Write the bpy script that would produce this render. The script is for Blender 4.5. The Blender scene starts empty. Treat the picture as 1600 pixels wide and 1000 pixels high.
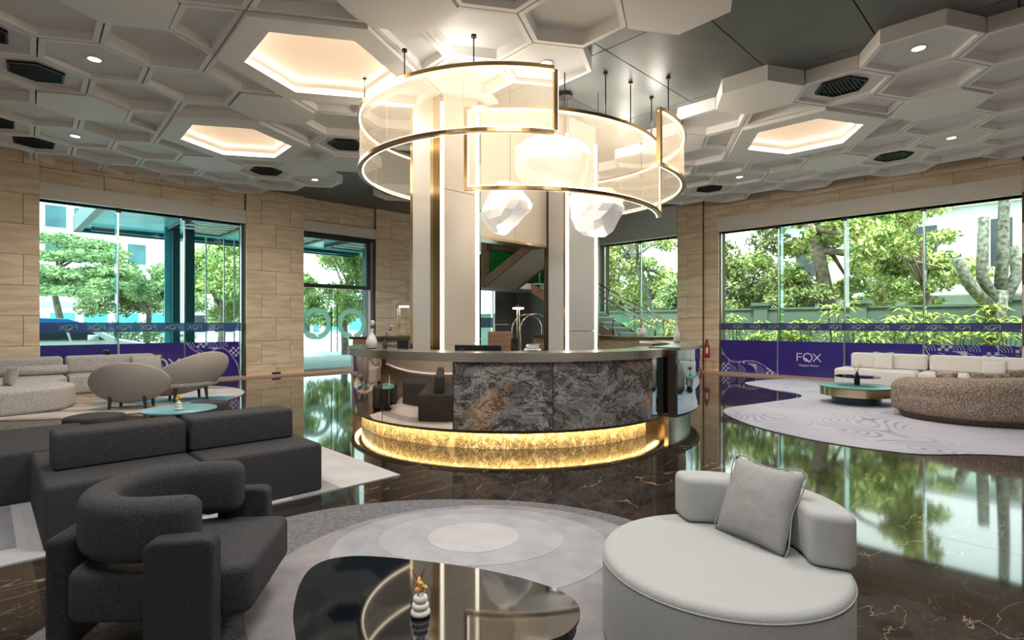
import bpy, bmesh, math, random
import numpy as np
from mathutils import Vector, Matrix, noise

# ------------------------------------------------------------------ camera, sky, light, exposure
sc = bpy.context.scene
col = sc.collection
H0, F0, HOR = 1.5, 840.0, 506.0
cam_d = bpy.data.cameras.new('camera'); cam = bpy.data.objects.new('camera', cam_d); col.objects.link(cam)
cam.location = (0, 0, H0); cam.rotation_euler = (math.pi/2, 0, 0)
cam_d.sensor_width = 36; cam_d.lens = 36*F0/1600; cam_d.shift_y = (HOR-500)/1600
cam_d.clip_start = .05; cam_d.clip_end = 400
sc.camera = cam
world = bpy.data.worlds.new('sky'); sc.world = world; world.use_nodes = True
wn = world.node_tree.nodes; wl = world.node_tree.links
bg = wn['Background']
tc = wn.new('ShaderNodeTexCoord'); nz = wn.new('ShaderNodeTexNoise'); nz.inputs['Scale'].default_value = 2.2; nz.inputs['Detail'].default_value = 5
cr = wn.new('ShaderNodeValToRGB')
cr.color_ramp.elements[0].position = .35; cr.color_ramp.elements[0].color = (.92, .95, .98, 1)
cr.color_ramp.elements[1].position = .65; cr.color_ramp.elements[1].color = (1, .97, .96, 1)
wl.new(tc.outputs['Generated'], nz.inputs['Vector']); wl.new(nz.outputs['Fac'], cr.inputs['Fac']); wl.new(cr.outputs['Color'], bg.inputs['Color'])
bg.inputs['Strength'].default_value = 1.65
sun_d = bpy.data.lights.new('sun', 'SUN'); sun_d.energy = 3.2; sun_d.angle = math.radians(12); sun_d.color = (1, .96, .9)
sun = bpy.data.objects.new('sun', sun_d); col.objects.link(sun); sun.rotation_euler = (math.radians(28), math.radians(-10), 0)
vs = sc.view_settings
vs.view_transform = 'Standard'; vs.look = 'None'; vs.gamma = 1; vs.use_curve_mapping = False
vs.exposure = 1.24
sc.cycles.use_denoising = True
sc.cycles.max_bounces = 8; sc.cycles.transparent_max_bounces = 24; sc.cycles.caustics_reflective = False; sc.cycles.caustics_refractive = False
sc.cycles.sample_clamp_indirect = 6
RING_W, SPOT_W, COVE_W = 11, 85, 45

AL = math.radians(44.6); CA, SA = math.cos(AL), math.sin(AL)
UW, VW = 15.9, 15.8           # wall planes of the room frame
pi = math.pi
rnd = random.Random(7)

def at(px, py, z=0.0):        # photograph pixel on the plane of height z
    Y = F0*(H0-z)/(py-HOR); return Vector(((px-800)/F0*Y, Y, z))
def W(u, v, z=0.0): return Vector((u*CA-v*SA, u*SA+v*CA, z))
def UV(p): return (p[0]*CA+p[1]*SA, -p[0]*SA+p[1]*CA)
def u_on_left(px, V=VW):
    s = (px-800)/F0; Y = V/(-SA*s+CA); return CA*s*Y+SA*Y
def v_on_right(px, U=UW):
    s = (px-800)/F0; Y = U/(CA*s+SA); return -SA*s*Y+CA*Y

# ------------------------------------------------------------------ materials
MATS = {}
def mat(name, color, rough=.5, metal=0, emit=None, es=0, vary=0, vscale=6, bump=0, bscale=60, spec=None, color2=None, stretch=None, rnd_off=False, detail=4, sheen=0, distort=0, lo=.35, hi=.65, coat=0):
    if name in MATS: return MATS[name]
    m = bpy.data.materials.new(name); m.use_nodes = True; n = m.node_tree.nodes; l = m.node_tree.links
    b = n['Principled BSDF']
    b.inputs['Base Color'].default_value = (*color, 1); b.inputs['Roughness'].default_value = rough; b.inputs['Metallic'].default_value = metal
    if spec is not None: b.inputs['Specular IOR Level'].default_value = spec
    if sheen: b.inputs['Sheen Weight'].default_value = sheen
    if coat: b.inputs['Coat Weight'].default_value = coat
    if emit: b.inputs['Emission Color'].default_value = (*emit, 1); b.inputs['Emission Strength'].default_value = es
    if vary or bump or color2:
        t = n.new('ShaderNodeTexCoord'); vec = t.outputs['Object']
        if stretch:
            mp = n.new('ShaderNodeMapping'); mp.inputs['Scale'].default_value = stretch; l.new(vec, mp.inputs['Vector']); vec = mp.outputs['Vector']
        if rnd_off:
            oi = n.new('ShaderNodeObjectInfo'); mu = n.new('ShaderNodeMath'); mu.operation = 'MULTIPLY'; mu.inputs[1].default_value = 37
            l.new(oi.outputs['Random'], mu.inputs[0]); ad = n.new('ShaderNodeVectorMath'); ad.operation = 'ADD'
            l.new(vec, ad.inputs[0]); l.new(mu.outputs[0], ad.inputs[1]); vec = ad.outputs[0]
        if vary or color2:
            t1 = n.new('ShaderNodeTexNoise'); t1.inputs['Scale'].default_value = vscale; t1.inputs['Detail'].default_value = detail; t1.inputs['Distortion'].default_value = distort
            l.new(vec, t1.inputs['Vector']); r = n.new('ShaderNodeValToRGB')
            c2 = color2 or tuple(min(1, c*(1+vary)) for c in color); c1 = color if color2 else tuple(c*(1-vary) for c in color)
            r.color_ramp.elements[0].position = lo; r.color_ramp.elements[0].color = (*c1, 1)
            r.color_ramp.elements[1].position = hi; r.color_ramp.elements[1].color = (*c2, 1)
            l.new(t1.outputs['Fac'], r.inputs['Fac']); l.new(r.outputs['Color'], b.inputs['Base Color'])
        if bump:
            t2 = n.new('ShaderNodeTexNoise'); t2.inputs['Scale'].default_value = bscale; t2.inputs['Detail'].default_value = 3
            l.new(vec, t2.inputs['Vector']); bp = n.new('ShaderNodeBump'); bp.inputs['Strength'].default_value = bump; bp.inputs['Distance'].default_value = .01
            l.new(t2.outputs['Fac'], bp.inputs['Height']); l.new(bp.outputs['Normal'], b.inputs['Normal'])
    MATS[name] = m; return m

def glass(name, tint, refl=.09, film=None):
    m = bpy.data.materials.new(name); m.use_nodes = True; n = m.node_tree.nodes; l = m.node_tree.links; n.clear()
    o = n.new('ShaderNodeOutputMaterial'); t = n.new('ShaderNodeBsdfTransparent'); t.inputs['Color'].default_value = (*tint, 1)
    g = n.new('ShaderNodeBsdfGlossy'); g.inputs['Roughness'].default_value = .01; g.inputs['Color'].default_value = (.9, 1, 1, 1)
    lw = n.new('ShaderNodeLayerWeight'); lw.inputs['Blend'].default_value = refl
    mx = n.new('ShaderNodeMixShader'); l.new(lw.outputs['Fresnel'], mx.inputs['Fac']); l.new(t.outputs[0], mx.inputs[1]); l.new(g.outputs[0], mx.inputs[2])
    l.new(mx.outputs[0], o.inputs['Surface']); MATS[name] = m; return m

def veined(name, base, veins, scale, rough, width=.012, nr=.5, nd=6, coords='Object', rnd_off=True, patch=None, spec=.5, warp=.7, metal=0, stretch=(1, 1, 1), emit=0):
    m = bpy.data.materials.new(name); m.use_nodes = True; n = m.node_tree.nodes; l = m.node_tree.links; b = n['Principled BSDF']
    b.inputs['Roughness'].default_value = rough; b.inputs['Specular IOR Level'].default_value = spec; b.inputs['Metallic'].default_value = metal
    t = n.new('ShaderNodeTexCoord'); mp = n.new('ShaderNodeMapping'); mp.inputs['Scale'].default_value = stretch
    l.new(t.outputs[coords], mp.inputs['Vector']); vec = mp.outputs['Vector']
    if rnd_off:
        oi = n.new('ShaderNodeObjectInfo'); mu = n.new('ShaderNodeMath'); mu.operation = 'MULTIPLY'; mu.inputs[1].default_value = 51
        l.new(oi.outputs['Random'], mu.inputs[0]); ad = n.new('ShaderNodeVectorMath'); l.new(vec, ad.inputs[0]); l.new(mu.outputs[0], ad.inputs[1]); vec = ad.outputs[0]
    c = n.new('ShaderNodeTexNoise'); c.inputs['Scale'].default_value = scale*1.3; c.inputs['Detail'].default_value = nd; c.inputs['Roughness'].default_value = nr; c.inputs['Distortion'].default_value = warp; l.new(vec, c.inputs['Vector'])
    r0 = n.new('ShaderNodeValToRGB'); r0.color_ramp.elements[0].position = .3; r0.color_ramp.elements[1].position = .7
    r0.color_ramp.elements[0].color = (*base[0], 1); r0.color_ramp.elements[1].color = (*base[1], 1); l.new(c.outputs['Fac'], r0.inputs['Fac'])
    cur = r0.outputs['Color']
    if patch:
        p1 = n.new('ShaderNodeTexNoise'); p1.inputs['Scale'].default_value = scale*patch[2]; p1.inputs['Detail'].default_value = 3; l.new(vec, p1.inputs['Vector'])
        rp = n.new('ShaderNodeValToRGB'); rp.color_ramp.elements[0].position = patch[1]; rp.color_ramp.elements[1].position = patch[1]+.1; l.new(p1.outputs['Fac'], rp.inputs['Fac'])
        mx = n.new('ShaderNodeMix'); mx.data_type = 'RGBA'; l.new(rp.outputs['Color'], mx.inputs['Factor']); l.new(cur, mx.inputs['A']); mx.inputs['B'].default_value = (*patch[0], 1); cur = mx.outputs['Result']
    for k, (vc, sc_, wd) in enumerate(veins):
        v = n.new('ShaderNodeTexNoise'); v.inputs['Scale'].default_value = scale*sc_; v.inputs['Detail'].default_value = nd; v.inputs['Roughness'].default_value = nr; v.inputs['Distortion'].default_value = warp*1.5
        o2 = n.new('ShaderNodeVectorMath'); l.new(vec, o2.inputs[0]); o2.inputs[1].default_value = (k*7.3, 3.1*k, 5.7*k); l.new(o2.outputs[0], v.inputs['Vector'])
        s = n.new('ShaderNodeMath'); s.operation = 'SUBTRACT'; l.new(v.outputs['Fac'], s.inputs[0]); s.inputs[1].default_value = .5
        a = n.new('ShaderNodeMath'); a.operation = 'ABSOLUTE'; l.new(s.outputs[0], a.inputs[0])
        rr = n.new('ShaderNodeValToRGB'); rr.color_ramp.elements[0].color = (1, 1, 1, 1); rr.color_ramp.elements[1].color = (0, 0, 0, 1)
        rr.color_ramp.elements[0].position = 0; rr.color_ramp.elements[1].position = wd; l.new(a.outputs[0], rr.inputs['Fac'])
        mx = n.new('ShaderNodeMix'); mx.data_type = 'RGBA'; l.new(rr.outputs['Color'], mx.inputs['Factor']); l.new(cur, mx.inputs['A']); mx.inputs['B'].default_value = (*vc, 1); cur = mx.outputs['Result']
    l.new(cur, b.inputs['Base Color'])
    if emit: l.new(cur, b.inputs['Emission Color']); b.inputs['Emission Strength'].default_value = emit
    MATS[name] = m; return m

def emis(name, color, s): return mat(name, (.8, .8, .8), .5, emit=color, es=s)

veined('floor_marble', ((.012, .010, .009), (.045, .034, .026)), [((.28, .21, .15), .8, .0022), ((.12, .09, .07), 2.6, .004)], 1.1, .05, spec=.75, stretch=(1, 1.8, 1))
veined('counter_marble', ((.008, .008, .009), (.30, .29, .27)), [((.006, .006, .007), 1.3, .03), ((.60, .57, .52), 1.0, .012)], 1.7, .14, patch=((.42, .25, .13), .60, .8), stretch=(.9, .9, 1.6), warp=.5, nr=.74, nd=10)
veined('kick_marble', ((.35, .24, .10), (.95, .86, .62)), [((.04, .02, .005), 1.3, .045)], 5.5, .2, nr=.78, nd=9, warp=.5, stretch=(1.2, 1.2, .8))
mat('travertine', (.72, .54, .35), .30, vary=1, vscale=1.6, color2=(.90, .76, .57), stretch=(.7, .7, 5), rnd_off=True, detail=6, distort=.6)
mat('stone_joint', (.16, .11, .07), .8)
mat('fascia_cream', (.78, .72, .65), .5)
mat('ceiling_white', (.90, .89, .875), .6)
mat('ceiling_infill_shaded', (.76, .755, .74), .6)  # greyer than the rims: shade of the recess put into the colour
mat('ceiling_grey', (.13, .14, .135), .42, vary=.12, vscale=1.5, rnd_off=True)
mat('black_vent', (.008, .01, .014), .5)
mat('black_metal', (.012, .012, .014), .35)
mat('black_gloss', (.004, .006, .009), .04, spec=.9)
mat('bronze', (.40, .27, .12), .24, metal=1)
mat('gold', (.70, .56, .36), .22, metal=1)
mat('dark_bronze', (.16, .11, .06), .3, metal=1)
mat('steel', (.55, .54, .52), .25, metal=1, vary=.1, vscale=3, stretch=(1, 1, 30))
mat('chrome', (.8, .8, .8), .06, metal=1)
mat('mirror_copper', (.86, .74, .66), .035, metal=1)
mat('mirror_blue', (.42, .58, .62), .04, metal=1)
mat('panel_cream', (.66, .58, .49), .45)
mat('panel_grey', (.58, .57, .56), .4)
mat('cladding_grey', (.30, .34, .35), .4)
mat('cladding_light', (.62, .66, .64), .4)
mat('fabric_dark', (.038, .038, .040), .95, vary=.5, vscale=160, bump=.5, bscale=320, sheen=0)
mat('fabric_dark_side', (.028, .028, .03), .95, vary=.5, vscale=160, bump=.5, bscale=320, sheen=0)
mat('fabric_light', (.41, .42, .405), .95, vary=.06, vscale=200, bump=.4, bscale=300, sheen=0)
mat('fabric_cushion', (.33, .33, .32), .95, vary=.10, vscale=180, bump=.5, bscale=300, sheen=0)
mat('boucle_grey', (.50, .48, .46), 1, vary=.22, vscale=45, bump=1.0, bscale=60, sheen=.1)
mat('fabric_white', (.86, .82, .79), .95, vary=.04, vscale=80, bump=.3, bscale=120)
mat('boucle_brown', (.14, .10, .075), 1, color2=(.50, .41, .33), vscale=60, bump=1.0, bscale=60, detail=2, lo=.38, hi=.66)
mat('fur_brown', (.14, .10, .08), 1, color2=(.44, .37, .31), vscale=22, bump=1.0, bscale=30)
mat('chair_shell', (.34, .32, .30), .75, bump=.1)
mat('wood_dark', (.05, .03, .02), .45)
mat('wood_brown', (.30, .17, .10), .4, vary=.25, vscale=4, stretch=(1, 1, 8))
mat('wood_tan', (.42, .30, .20), .45, vary=.2, vscale=4, stretch=(1, 1, 8))
mat('blue_top', (.12, .32, .36), .35)
mat('teal_top', (.10, .30, .30), .4)
mat('rug_edge', (0.14, 0.14, 0.15), 1, vary=.25, vscale=30, bump=.6, bscale=120)
mat('rug_a', (0.25, 0.235, 0.24), 1, vary=.14, vscale=5, bump=.6, bscale=120)
mat('rug_b', (0.31, 0.315, 0.33), 1, vary=.10, vscale=5, bump=.6, bscale=120)
mat('rug_c', (0.36, 0.365, 0.38), 1, vary=.08, vscale=5, bump=.6, bscale=120)
mat('rug_d', (0.46, 0.44, 0.46), 1, vary=.05, vscale=5, bump=.5, bscale=120)
mat('rug_light', (.48, .475, .475), 1, vary=.07, vscale=3, bump=.4, bscale=90)
mat('rug_band', (.27, .27, .275), 1, vary=.12, vscale=6, bump=.4, bscale=90)
mat('rug_brown', (.26, .17, .13), 1, color2=(.48, .36, .29), vscale=1.1, stretch=(1, 2.5, 1), distort=1.2)
mat('rug_blue', (.06, .22, .30), 1, vary=.2, vscale=3)
mat('rug_pale', (.48, .47, .47), 1, vary=.1, vscale=3)
mat('white_ceramic', (.80, .78, .74), .25)
mat('white_plastic', (.75, .73, .70), .4)
mat('screen_black', (.01, .01, .012), .25)
mat('red_paint', (.45, .02, .02), .3)
mat('purple_film', (.045, .028, .27), .16, spec=.6)
mat('white_print', (.82, .82, .86), .4)
mat('pink_stone', (.62, .40, .30), .4)
mat('moss', (.01, .25, .05), .9, vary=.5, vscale=14, bump=1, bscale=30)
mat('flower_yellow', (.75, .42, .10), .7, vary=.3, vscale=60)
mat('flower_cream', (.70, .62, .40), .8, vary=.4, vscale=60)
mat('flower_purple', (.22, .08, .28), .8, vary=.4, vscale=50)
mat('stem_red', (.25, .03, .03), .6)
mat('stem_green', (.06, .12, .04), .6)
mat('bark', (.20, .16, .12), .9, vary=.4, vscale=5, bump=.8, bscale=20)
mat('bark_pale', (.15, .155, .125), .9, vary=.6, vscale=9, bump=.8, bscale=20)
mat('leaf', (.15, .26, .06), .6, color2=(.60, .66, .24), vscale=1.3, detail=5)
mat('leaf_dark', (.07, .13, .04), .6, color2=(.40, .46, .17), vscale=1.5, detail=5)
mat('leaf_blue', (.13, .24, .09), .6, color2=(.48, .60, .28), vscale=1.2, detail=5)
mat('leaf_palm', (.10, .24, .02), .5, color2=(.62, .66, .14), vscale=3)
mat('asphalt', (.42, .43, .43), .9, vary=.1, vscale=2)
mat('soil', (.26, .27, .22), .95, vary=.3, vscale=4)
mat('green_wall', (.10, .145, .115), .7, vary=.1, vscale=1)
mat('pale_wall', (.50, .60, .55), .7, vary=.08, vscale=1.5)
mat('white_wall', (.80, .80, .80), .7)
mat('grey_roof', (.40, .40, .40), .7)
mat('window_dark', (.03, .04, .05), .15)
mat('teal_soffit', (.10, .50, .54), .25, vary=.2, vscale=.6)
mat('teal_dark', (.008, .07, .08), .3)
mat('teal_glass_wall', (.05, .15, .17), .1, vary=.3, vscale=.4)
mat('car_white', (.72, .76, .74), .18, coat=.6)
mat('car_blue', (.03, .20, .55), .2, coat=.6)
mat('tyre', (.015, .015, .015), .8)
emis('led_warm', (1, .86, .64), 2.6)
emis('led_strip', (1, .90, .70), 2.4)
emis('led_white', (1, .95, .86), 4)
emis('cove_glow', (1, .62, .33), .24)
emis('paper_glow', (1, .93, .84), .10)
emis('kick_led', (1, .72, .32), 34)
emis('cove_led', (1, .82, .56), 1.1)
glass('glass_clear', (.88, .98, .94), .08)
glass('glass_teal', (.76, .95, .94), .10)
glass('glass_top', (.5, .6, .6), .3)

def acrylic():
    m = bpy.data.materials.new('lit_acrylic'); m.use_nodes = True; n = m.node_tree.nodes; l = m.node_tree.links; n.clear()
    o = n.new('ShaderNodeOutputMaterial'); t = n.new('ShaderNodeBsdfTransparent'); t.inputs['Color'].default_value = (.97, .94, .90, 1)
    e = n.new('ShaderNodeEmission'); e.inputs['Color'].default_value = (1, .84, .64, 1); e.inputs['Strength'].default_value = .045
    tr = n.new('ShaderNodeBsdfTranslucent'); tr.inputs['Color'].default_value = (.9, .8, .65, 1)
    a = n.new('ShaderNodeAddShader'); l.new(t.outputs[0], a.inputs[0]); l.new(e.outputs[0], a.inputs[1])
    mx = n.new('ShaderNodeMixShader'); mx.inputs['Fac'].default_value = .16; l.new(a.outputs[0], mx.inputs[1]); l.new(tr.outputs[0], mx.inputs[2])
    l.new(mx.outputs[0], o.inputs['Surface']); MATS['lit_acrylic'] = m
acrylic()

def film(name, color, alpha):      # printed see-through band on the glass
    m = bpy.data.materials.new(name); m.use_nodes = True; n = m.node_tree.nodes; l = m.node_tree.links
    b = n['Principled BSDF']; b.inputs['Base Color'].default_value = (*color, 1); b.inputs['Roughness'].default_value = .3; b.inputs['Alpha'].default_value = alpha
    MATS[name] = m
def frosted(name, color, clear):
    m = bpy.data.materials.new(name); m.use_nodes = True; n = m.node_tree.nodes; l = m.node_tree.links; n.clear()
    o = n.new('ShaderNodeOutputMaterial'); t = n.new('ShaderNodeBsdfTransparent'); d = n.new('ShaderNodeBsdfDiffuse'); r_ = n.new('ShaderNodeBsdfTranslucent')
    d.inputs['Color'].default_value = r_.inputs['Color'].default_value = (*color, 1); a = n.new('ShaderNodeMixShader'); a.inputs['Fac'].default_value = .6
    l.new(d.outputs[0], a.inputs[1]); l.new(r_.outputs[0], a.inputs[2]); b = n.new('ShaderNodeMixShader'); b.inputs['Fac'].default_value = clear
    l.new(a.outputs[0], b.inputs[1]); l.new(t.outputs[0], b.inputs[2]); l.new(b.outputs[0], o.inputs['Surface']); MATS[name] = m
frosted('frost', (.62, .92, .82), .15); frosted('band_print', (.70, .88, .74), .15)
film('band_purple', (.05, .04, .25), .78); film('band_blue', (.04, .13, .38), .78); 

def pattern_mat():                 # purple film with a flat print of quarter arcs, squares and checks
    m = bpy.data.materials.new('patterned_film'); m.use_nodes = True; n = m.node_tree.nodes; l = m.node_tree.links; b = n['Principled BSDF']
    b.inputs['Roughness'].default_value = .2
    def M(op, a, c=None):
        x = n.new('ShaderNodeMath'); x.operation = op
        for i, q in enumerate((a, c)):
            if q is None: continue
            if isinstance(q, (int, float)): x.inputs[i].default_value = q
            else: l.new(q, x.inputs[i])
        return x.outputs[0]
    t = n.new('ShaderNodeTexCoord'); s = n.new('ShaderNodeSeparateXYZ'); l.new(t.outputs['Object'], s.inputs[0])
    X = M('DIVIDE', s.outputs['X'], .27); Y = M('DIVIDE', s.outputs['Y'], .27)
    fx, fy = M('FRACT', X), M('FRACT', Y); ix, iy = M('FLOOR', X), M('FLOOR', Y)
    r = M('SQRT', M('ADD', M('MULTIPLY', fx, fx), M('MULTIPLY', fy, fy)))
    rings = M('LESS_THAN', M('FRACT', M('MULTIPLY', r, 5)), .22)
    rings = M('MULTIPLY', rings, M('LESS_THAN', r, 1.0))
    chk = M('LESS_THAN', M('MODULO', M('ADD', M('FLOOR', M('MULTIPLY', fx, 4)), M('FLOOR', M('MULTIPLY', fy, 4))), 2), .5)
    disc = M('GREATER_THAN', r, .95)
    k = M('MODULO', M('ADD', M('ADD', M('MULTIPLY', ix, 2), iy), 300), 5)
    sel1 = M('LESS_THAN', k, .5); sel2 = M('MULTIPLY', M('GREATER_THAN', k, .5), M('LESS_THAN', k, 1.5))
    rest = M('GREATER_THAN', k, 1.5)
    out = M('ADD', M('ADD', M('MULTIPLY', sel1, chk), M('MULTIPLY', sel2, disc)), M('MULTIPLY', rest, rings))
    mx = n.new('ShaderNodeMix'); mx.data_type = 'RGBA'; l.new(out, mx.inputs['Factor']); mx.inputs['A'].default_value = (.045, .028, .27, 1); mx.inputs['B'].default_value = (.55, .60, .78, 1)
    l.new(mx.outputs['Result'], b.inputs['Base Color']); MATS['patterned_film'] = m
pattern_mat()

def wave_rug():
    m = bpy.data.materials.new('wave_rug'); m.use_nodes = True; n = m.node_tree.nodes; l = m.node_tree.links; b = n['Principled BSDF']; b.inputs['Roughness'].default_value = 1
    t = n.new('ShaderNodeTexCoord'); w = n.new('ShaderNodeTexNoise'); w.inputs['Scale'].default_value = .55; w.inputs['Detail'].default_value = 1; w.inputs['Distortion'].default_value = .4; l.new(t.outputs['Object'], w.inputs['Vector'])
    mu = n.new('ShaderNodeMath'); mu.operation = 'MULTIPLY'; mu.inputs[1].default_value = 380; l.new(w.outputs['Fac'], mu.inputs[0])
    si = n.new('ShaderNodeMath'); si.operation = 'SINE'; l.new(mu.outputs[0], si.inputs[0])
    big = n.new('ShaderNodeTexNoise'); big.inputs['Scale'].default_value = .8; l.new(t.outputs['Object'], big.inputs['Vector'])
    rb = n.new('ShaderNodeValToRGB'); rb.color_ramp.elements[0].position = .38; rb.color_ramp.elements[1].position = .55; l.new(big.outputs['Fac'], rb.inputs['Fac'])
    m2 = n.new('ShaderNodeMath'); m2.operation = 'MULTIPLY'; l.new(si.outputs[0], m2.inputs[0]); l.new(rb.outputs['Color'], m2.inputs[1])
    r = n.new('ShaderNodeValToRGB'); r.color_ramp.elements[0].position = 0; r.color_ramp.elements[1].position = .9
    r.color_ramp.elements[0].color = (.50, .49, .56, 1); r.color_ramp.elements[1].color = (.27, .30, .42, 1); l.new(m2.outputs[0], r.inputs['Fac'])
    l.new(r.outputs['Color'], b.inputs['Base Color']); MATS['wave_rug'] = m
wave_rug()

# ------------------------------------------------------------------ geometry helpers
from mathutils.geometry import tessellate_polygon
def cap(poly, o, flip=False):
    if len(poly) < 7: t = tuple(range(o, o+len(poly))); return [t[::-1] if flip else t]
    return [tuple(q+o for q in t) for t in tessellate_polygon([[Vector((p[0],p[1],0)) for p in poly]])]
class G:
    def __init__(s): s.v = []; s.f = []
    def add(s, v, f):
        o = len(s.v); s.v += [tuple(x) for x in v]; s.f += [tuple(i+o for i in q) for q in f]; return s
    def box(s, x0, x1, y0, y1, z0, z1):
        return s.add([(x0,y0,z0),(x1,y0,z0),(x1,y1,z0),(x0,y1,z0),(x0,y0,z1),(x1,y0,z1),(x1,y1,z1),(x0,y1,z1)],
                     [(0,3,2,1),(4,5,6,7),(0,1,5,4),(1,2,6,5),(2,3,7,6),(3,0,4,7)])
    def prism(s, poly, z0, z1):
        n = len(poly)
        return s.add([(p[0],p[1],z0) for p in poly]+[(p[0],p[1],z1) for p in poly],
                     cap(poly, 0, True)+cap(poly, n)+[(i,(i+1)%n,n+(i+1)%n,n+i) for i in range(n)])
    def lathe(s, prof, n=24, c=(0,0,0)):
        v = []; f = []
        for r, z in prof:
            for k in range(n): a = 2*pi*k/n; v.append((c[0]+r*math.cos(a), c[1]+r*math.sin(a), c[2]+z))
        for i in range(len(prof)-1):
            for k in range(n): f.append((i*n+k, i*n+(k+1)%n, (i+1)*n+(k+1)%n, (i+1)*n+k))
        f.append(tuple(range(n-1,-1,-1))); m = (len(prof)-1)*n; f.append(tuple(range(m, m+n)))
        return s.add(v, f)
    def cyl(s, r, z0, z1, n=20, c=(0,0)): return s.lathe([(r,z0),(r,z1)], n, (c[0],c[1],0))
    def tube(s, pts, r, n=8, close=False):
        pts = [Vector(p) for p in pts]; m = len(pts); rr = r if isinstance(r, (list, tuple)) else [r]*m
        v = []; f = []; up = None
        for i, p in enumerate(pts):
            if close: d = pts[(i+1)%m]-pts[i-1]
            else: d = (pts[min(i+1,m-1)]-pts[max(i-1,0)])
            d.normalize()
            if up is None: up = d.orthogonal().normalized()
            else:
                up = up-d*up.dot(d)
                up = up.normalized() if up.length > 1e-6 else d.orthogonal().normalized()
            w = d.cross(up)
            for k in range(n):
                a = 2*pi*k/n; v.append(p+(up*math.cos(a)+w*math.sin(a))*rr[i])
        for i in range(m if close else m-1):
            j = (i+1)%m
            for k in range(n): f.append((i*n+k, i*n+(k+1)%n, j*n+(k+1)%n, j*n+k))
        if not close: f += [tuple(range(n-1,-1,-1)), tuple(range((m-1)*n, m*n))]
        return s.add(v, f)
    def arc(s, c, r0, r1, a0, a1, z0, z1, n=48):     # curved band with thickness
        v = []; f = []
        for i in range(n+1):
            a = a0+(a1-a0)*i/n; ca, sa = math.cos(a), math.sin(a)
            for r, z in ((r0,z0),(r1,z0),(r1,z1),(r0,z1)): v.append((c[0]+r*ca, c[1]+r*sa, z))
        for i in range(n):
            o = 4*i
            for k in range(4): f.append((o+k, o+4+k, o+4+(k+1)%4, o+(k+1)%4))
        f += [(0,1,2,3), (4*n+3,4*n+2,4*n+1,4*n)]
        return s.add(v, f)
    def soft(s, outline, z0, z1, r, k=5, rb=None):   # pillow-edged prism over a smooth outline (ccw)
        P = [Vector((p[0],p[1])) for p in outline]; n = len(P)
        ar = sum(P[i].x*P[(i+1)%n].y-P[(i+1)%n].x*P[i].y for i in range(n))
        if ar < 0: P.reverse()
        N = []
        for i in range(n):
            d = (P[(i+1)%n]-P[i-1]); d.normalize(); N.append(Vector((d.y,-d.x)))
        rb = r if rb is None else rb
        prof = [(rb*(1-math.sin(pi/2*t/k)), z0+rb*(1-math.cos(pi/2*t/k))) for t in range(k+1)]
        prof += [(r*(1-math.cos(pi/2*t/k)), z1-r+r*math.sin(pi/2*t/k)) for t in range(k+1)]
        v = []; f = []
        for ins, z in prof:
            for p, nn in zip(P, N): q = p-nn*ins; v.append((q.x,q.y,z))
        m = len(prof)
        for i in range(m-1):
            for q in range(n): f.append((i*n+q, i*n+(q+1)%n, (i+1)*n+(q+1)%n, (i+1)*n+q))
        f += cap(v[:n], 0, True)+cap(v[(m-1)*n:m*n], (m-1)*n)
        return s.add(v, f)

def rpoly(pts, r, seg=6):           # round the corners of a polygon
    out = []; n = len(pts); rs = r if isinstance(r, (list, tuple)) else [r]*n
    for i in range(n):
        p = Vector(pts[i][:2]); a = Vector(pts[i-1][:2])-p; b = Vector(pts[(i+1)%n][:2])-p
        la, lb = a.length, b.length; a.normalize(); b.normalize()
        ang = math.acos(max(-1, min(1, a.dot(b))))
        if rs[i] <= 0 or ang > 3.1: out.append((p.x,p.y)); continue
        t = min(rs[i]/math.tan(ang/2), la*.495, lb*.495)
        p0, p1 = p+a*t, p+b*t
        for k in range(seg+1):
            q = k/seg; x = p0*(1-q)**2+p*2*q*(1-q)+p1*q*q; out.append((x.x,x.y))
    return out
def ellipse(cx, cy, a, b, n=64, e=2.0, rot=0):
    o = []
    for k in range(n):
        t = 2*pi*k/n; c, s_ = math.cos(t), math.sin(t)
        x = a*math.copysign(abs(c)**(2/e), c); y = b*math.copysign(abs(s_)**(2/e), s_)
        o.append((cx+x*math.cos(rot)-y*math.sin(rot), cy+x*math.sin(rot)+y*math.cos(rot)))
    return o
def spline(pts, n=10, closed=True):
    P = [Vector(p) for p in pts]; m = len(P); o = []
    for i in range(m if closed else m-1):
        p0 = P[i-1] if closed or i > 0 else P[0]; p1 = P[i]; p2 = P[(i+1)%m]; p3 = P[(i+2)%m] if closed else P[min(i+2,m-1)]
        for k in range(n):
            t = k/n; o.append(.5*((2*p1)+(p2-p0)*t+(2*p0-5*p1+4*p2-p3)*t*t+(3*p1-p0-3*p2+p3)*t**3))
    if not closed: o.append(P[-1])
    return o

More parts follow.
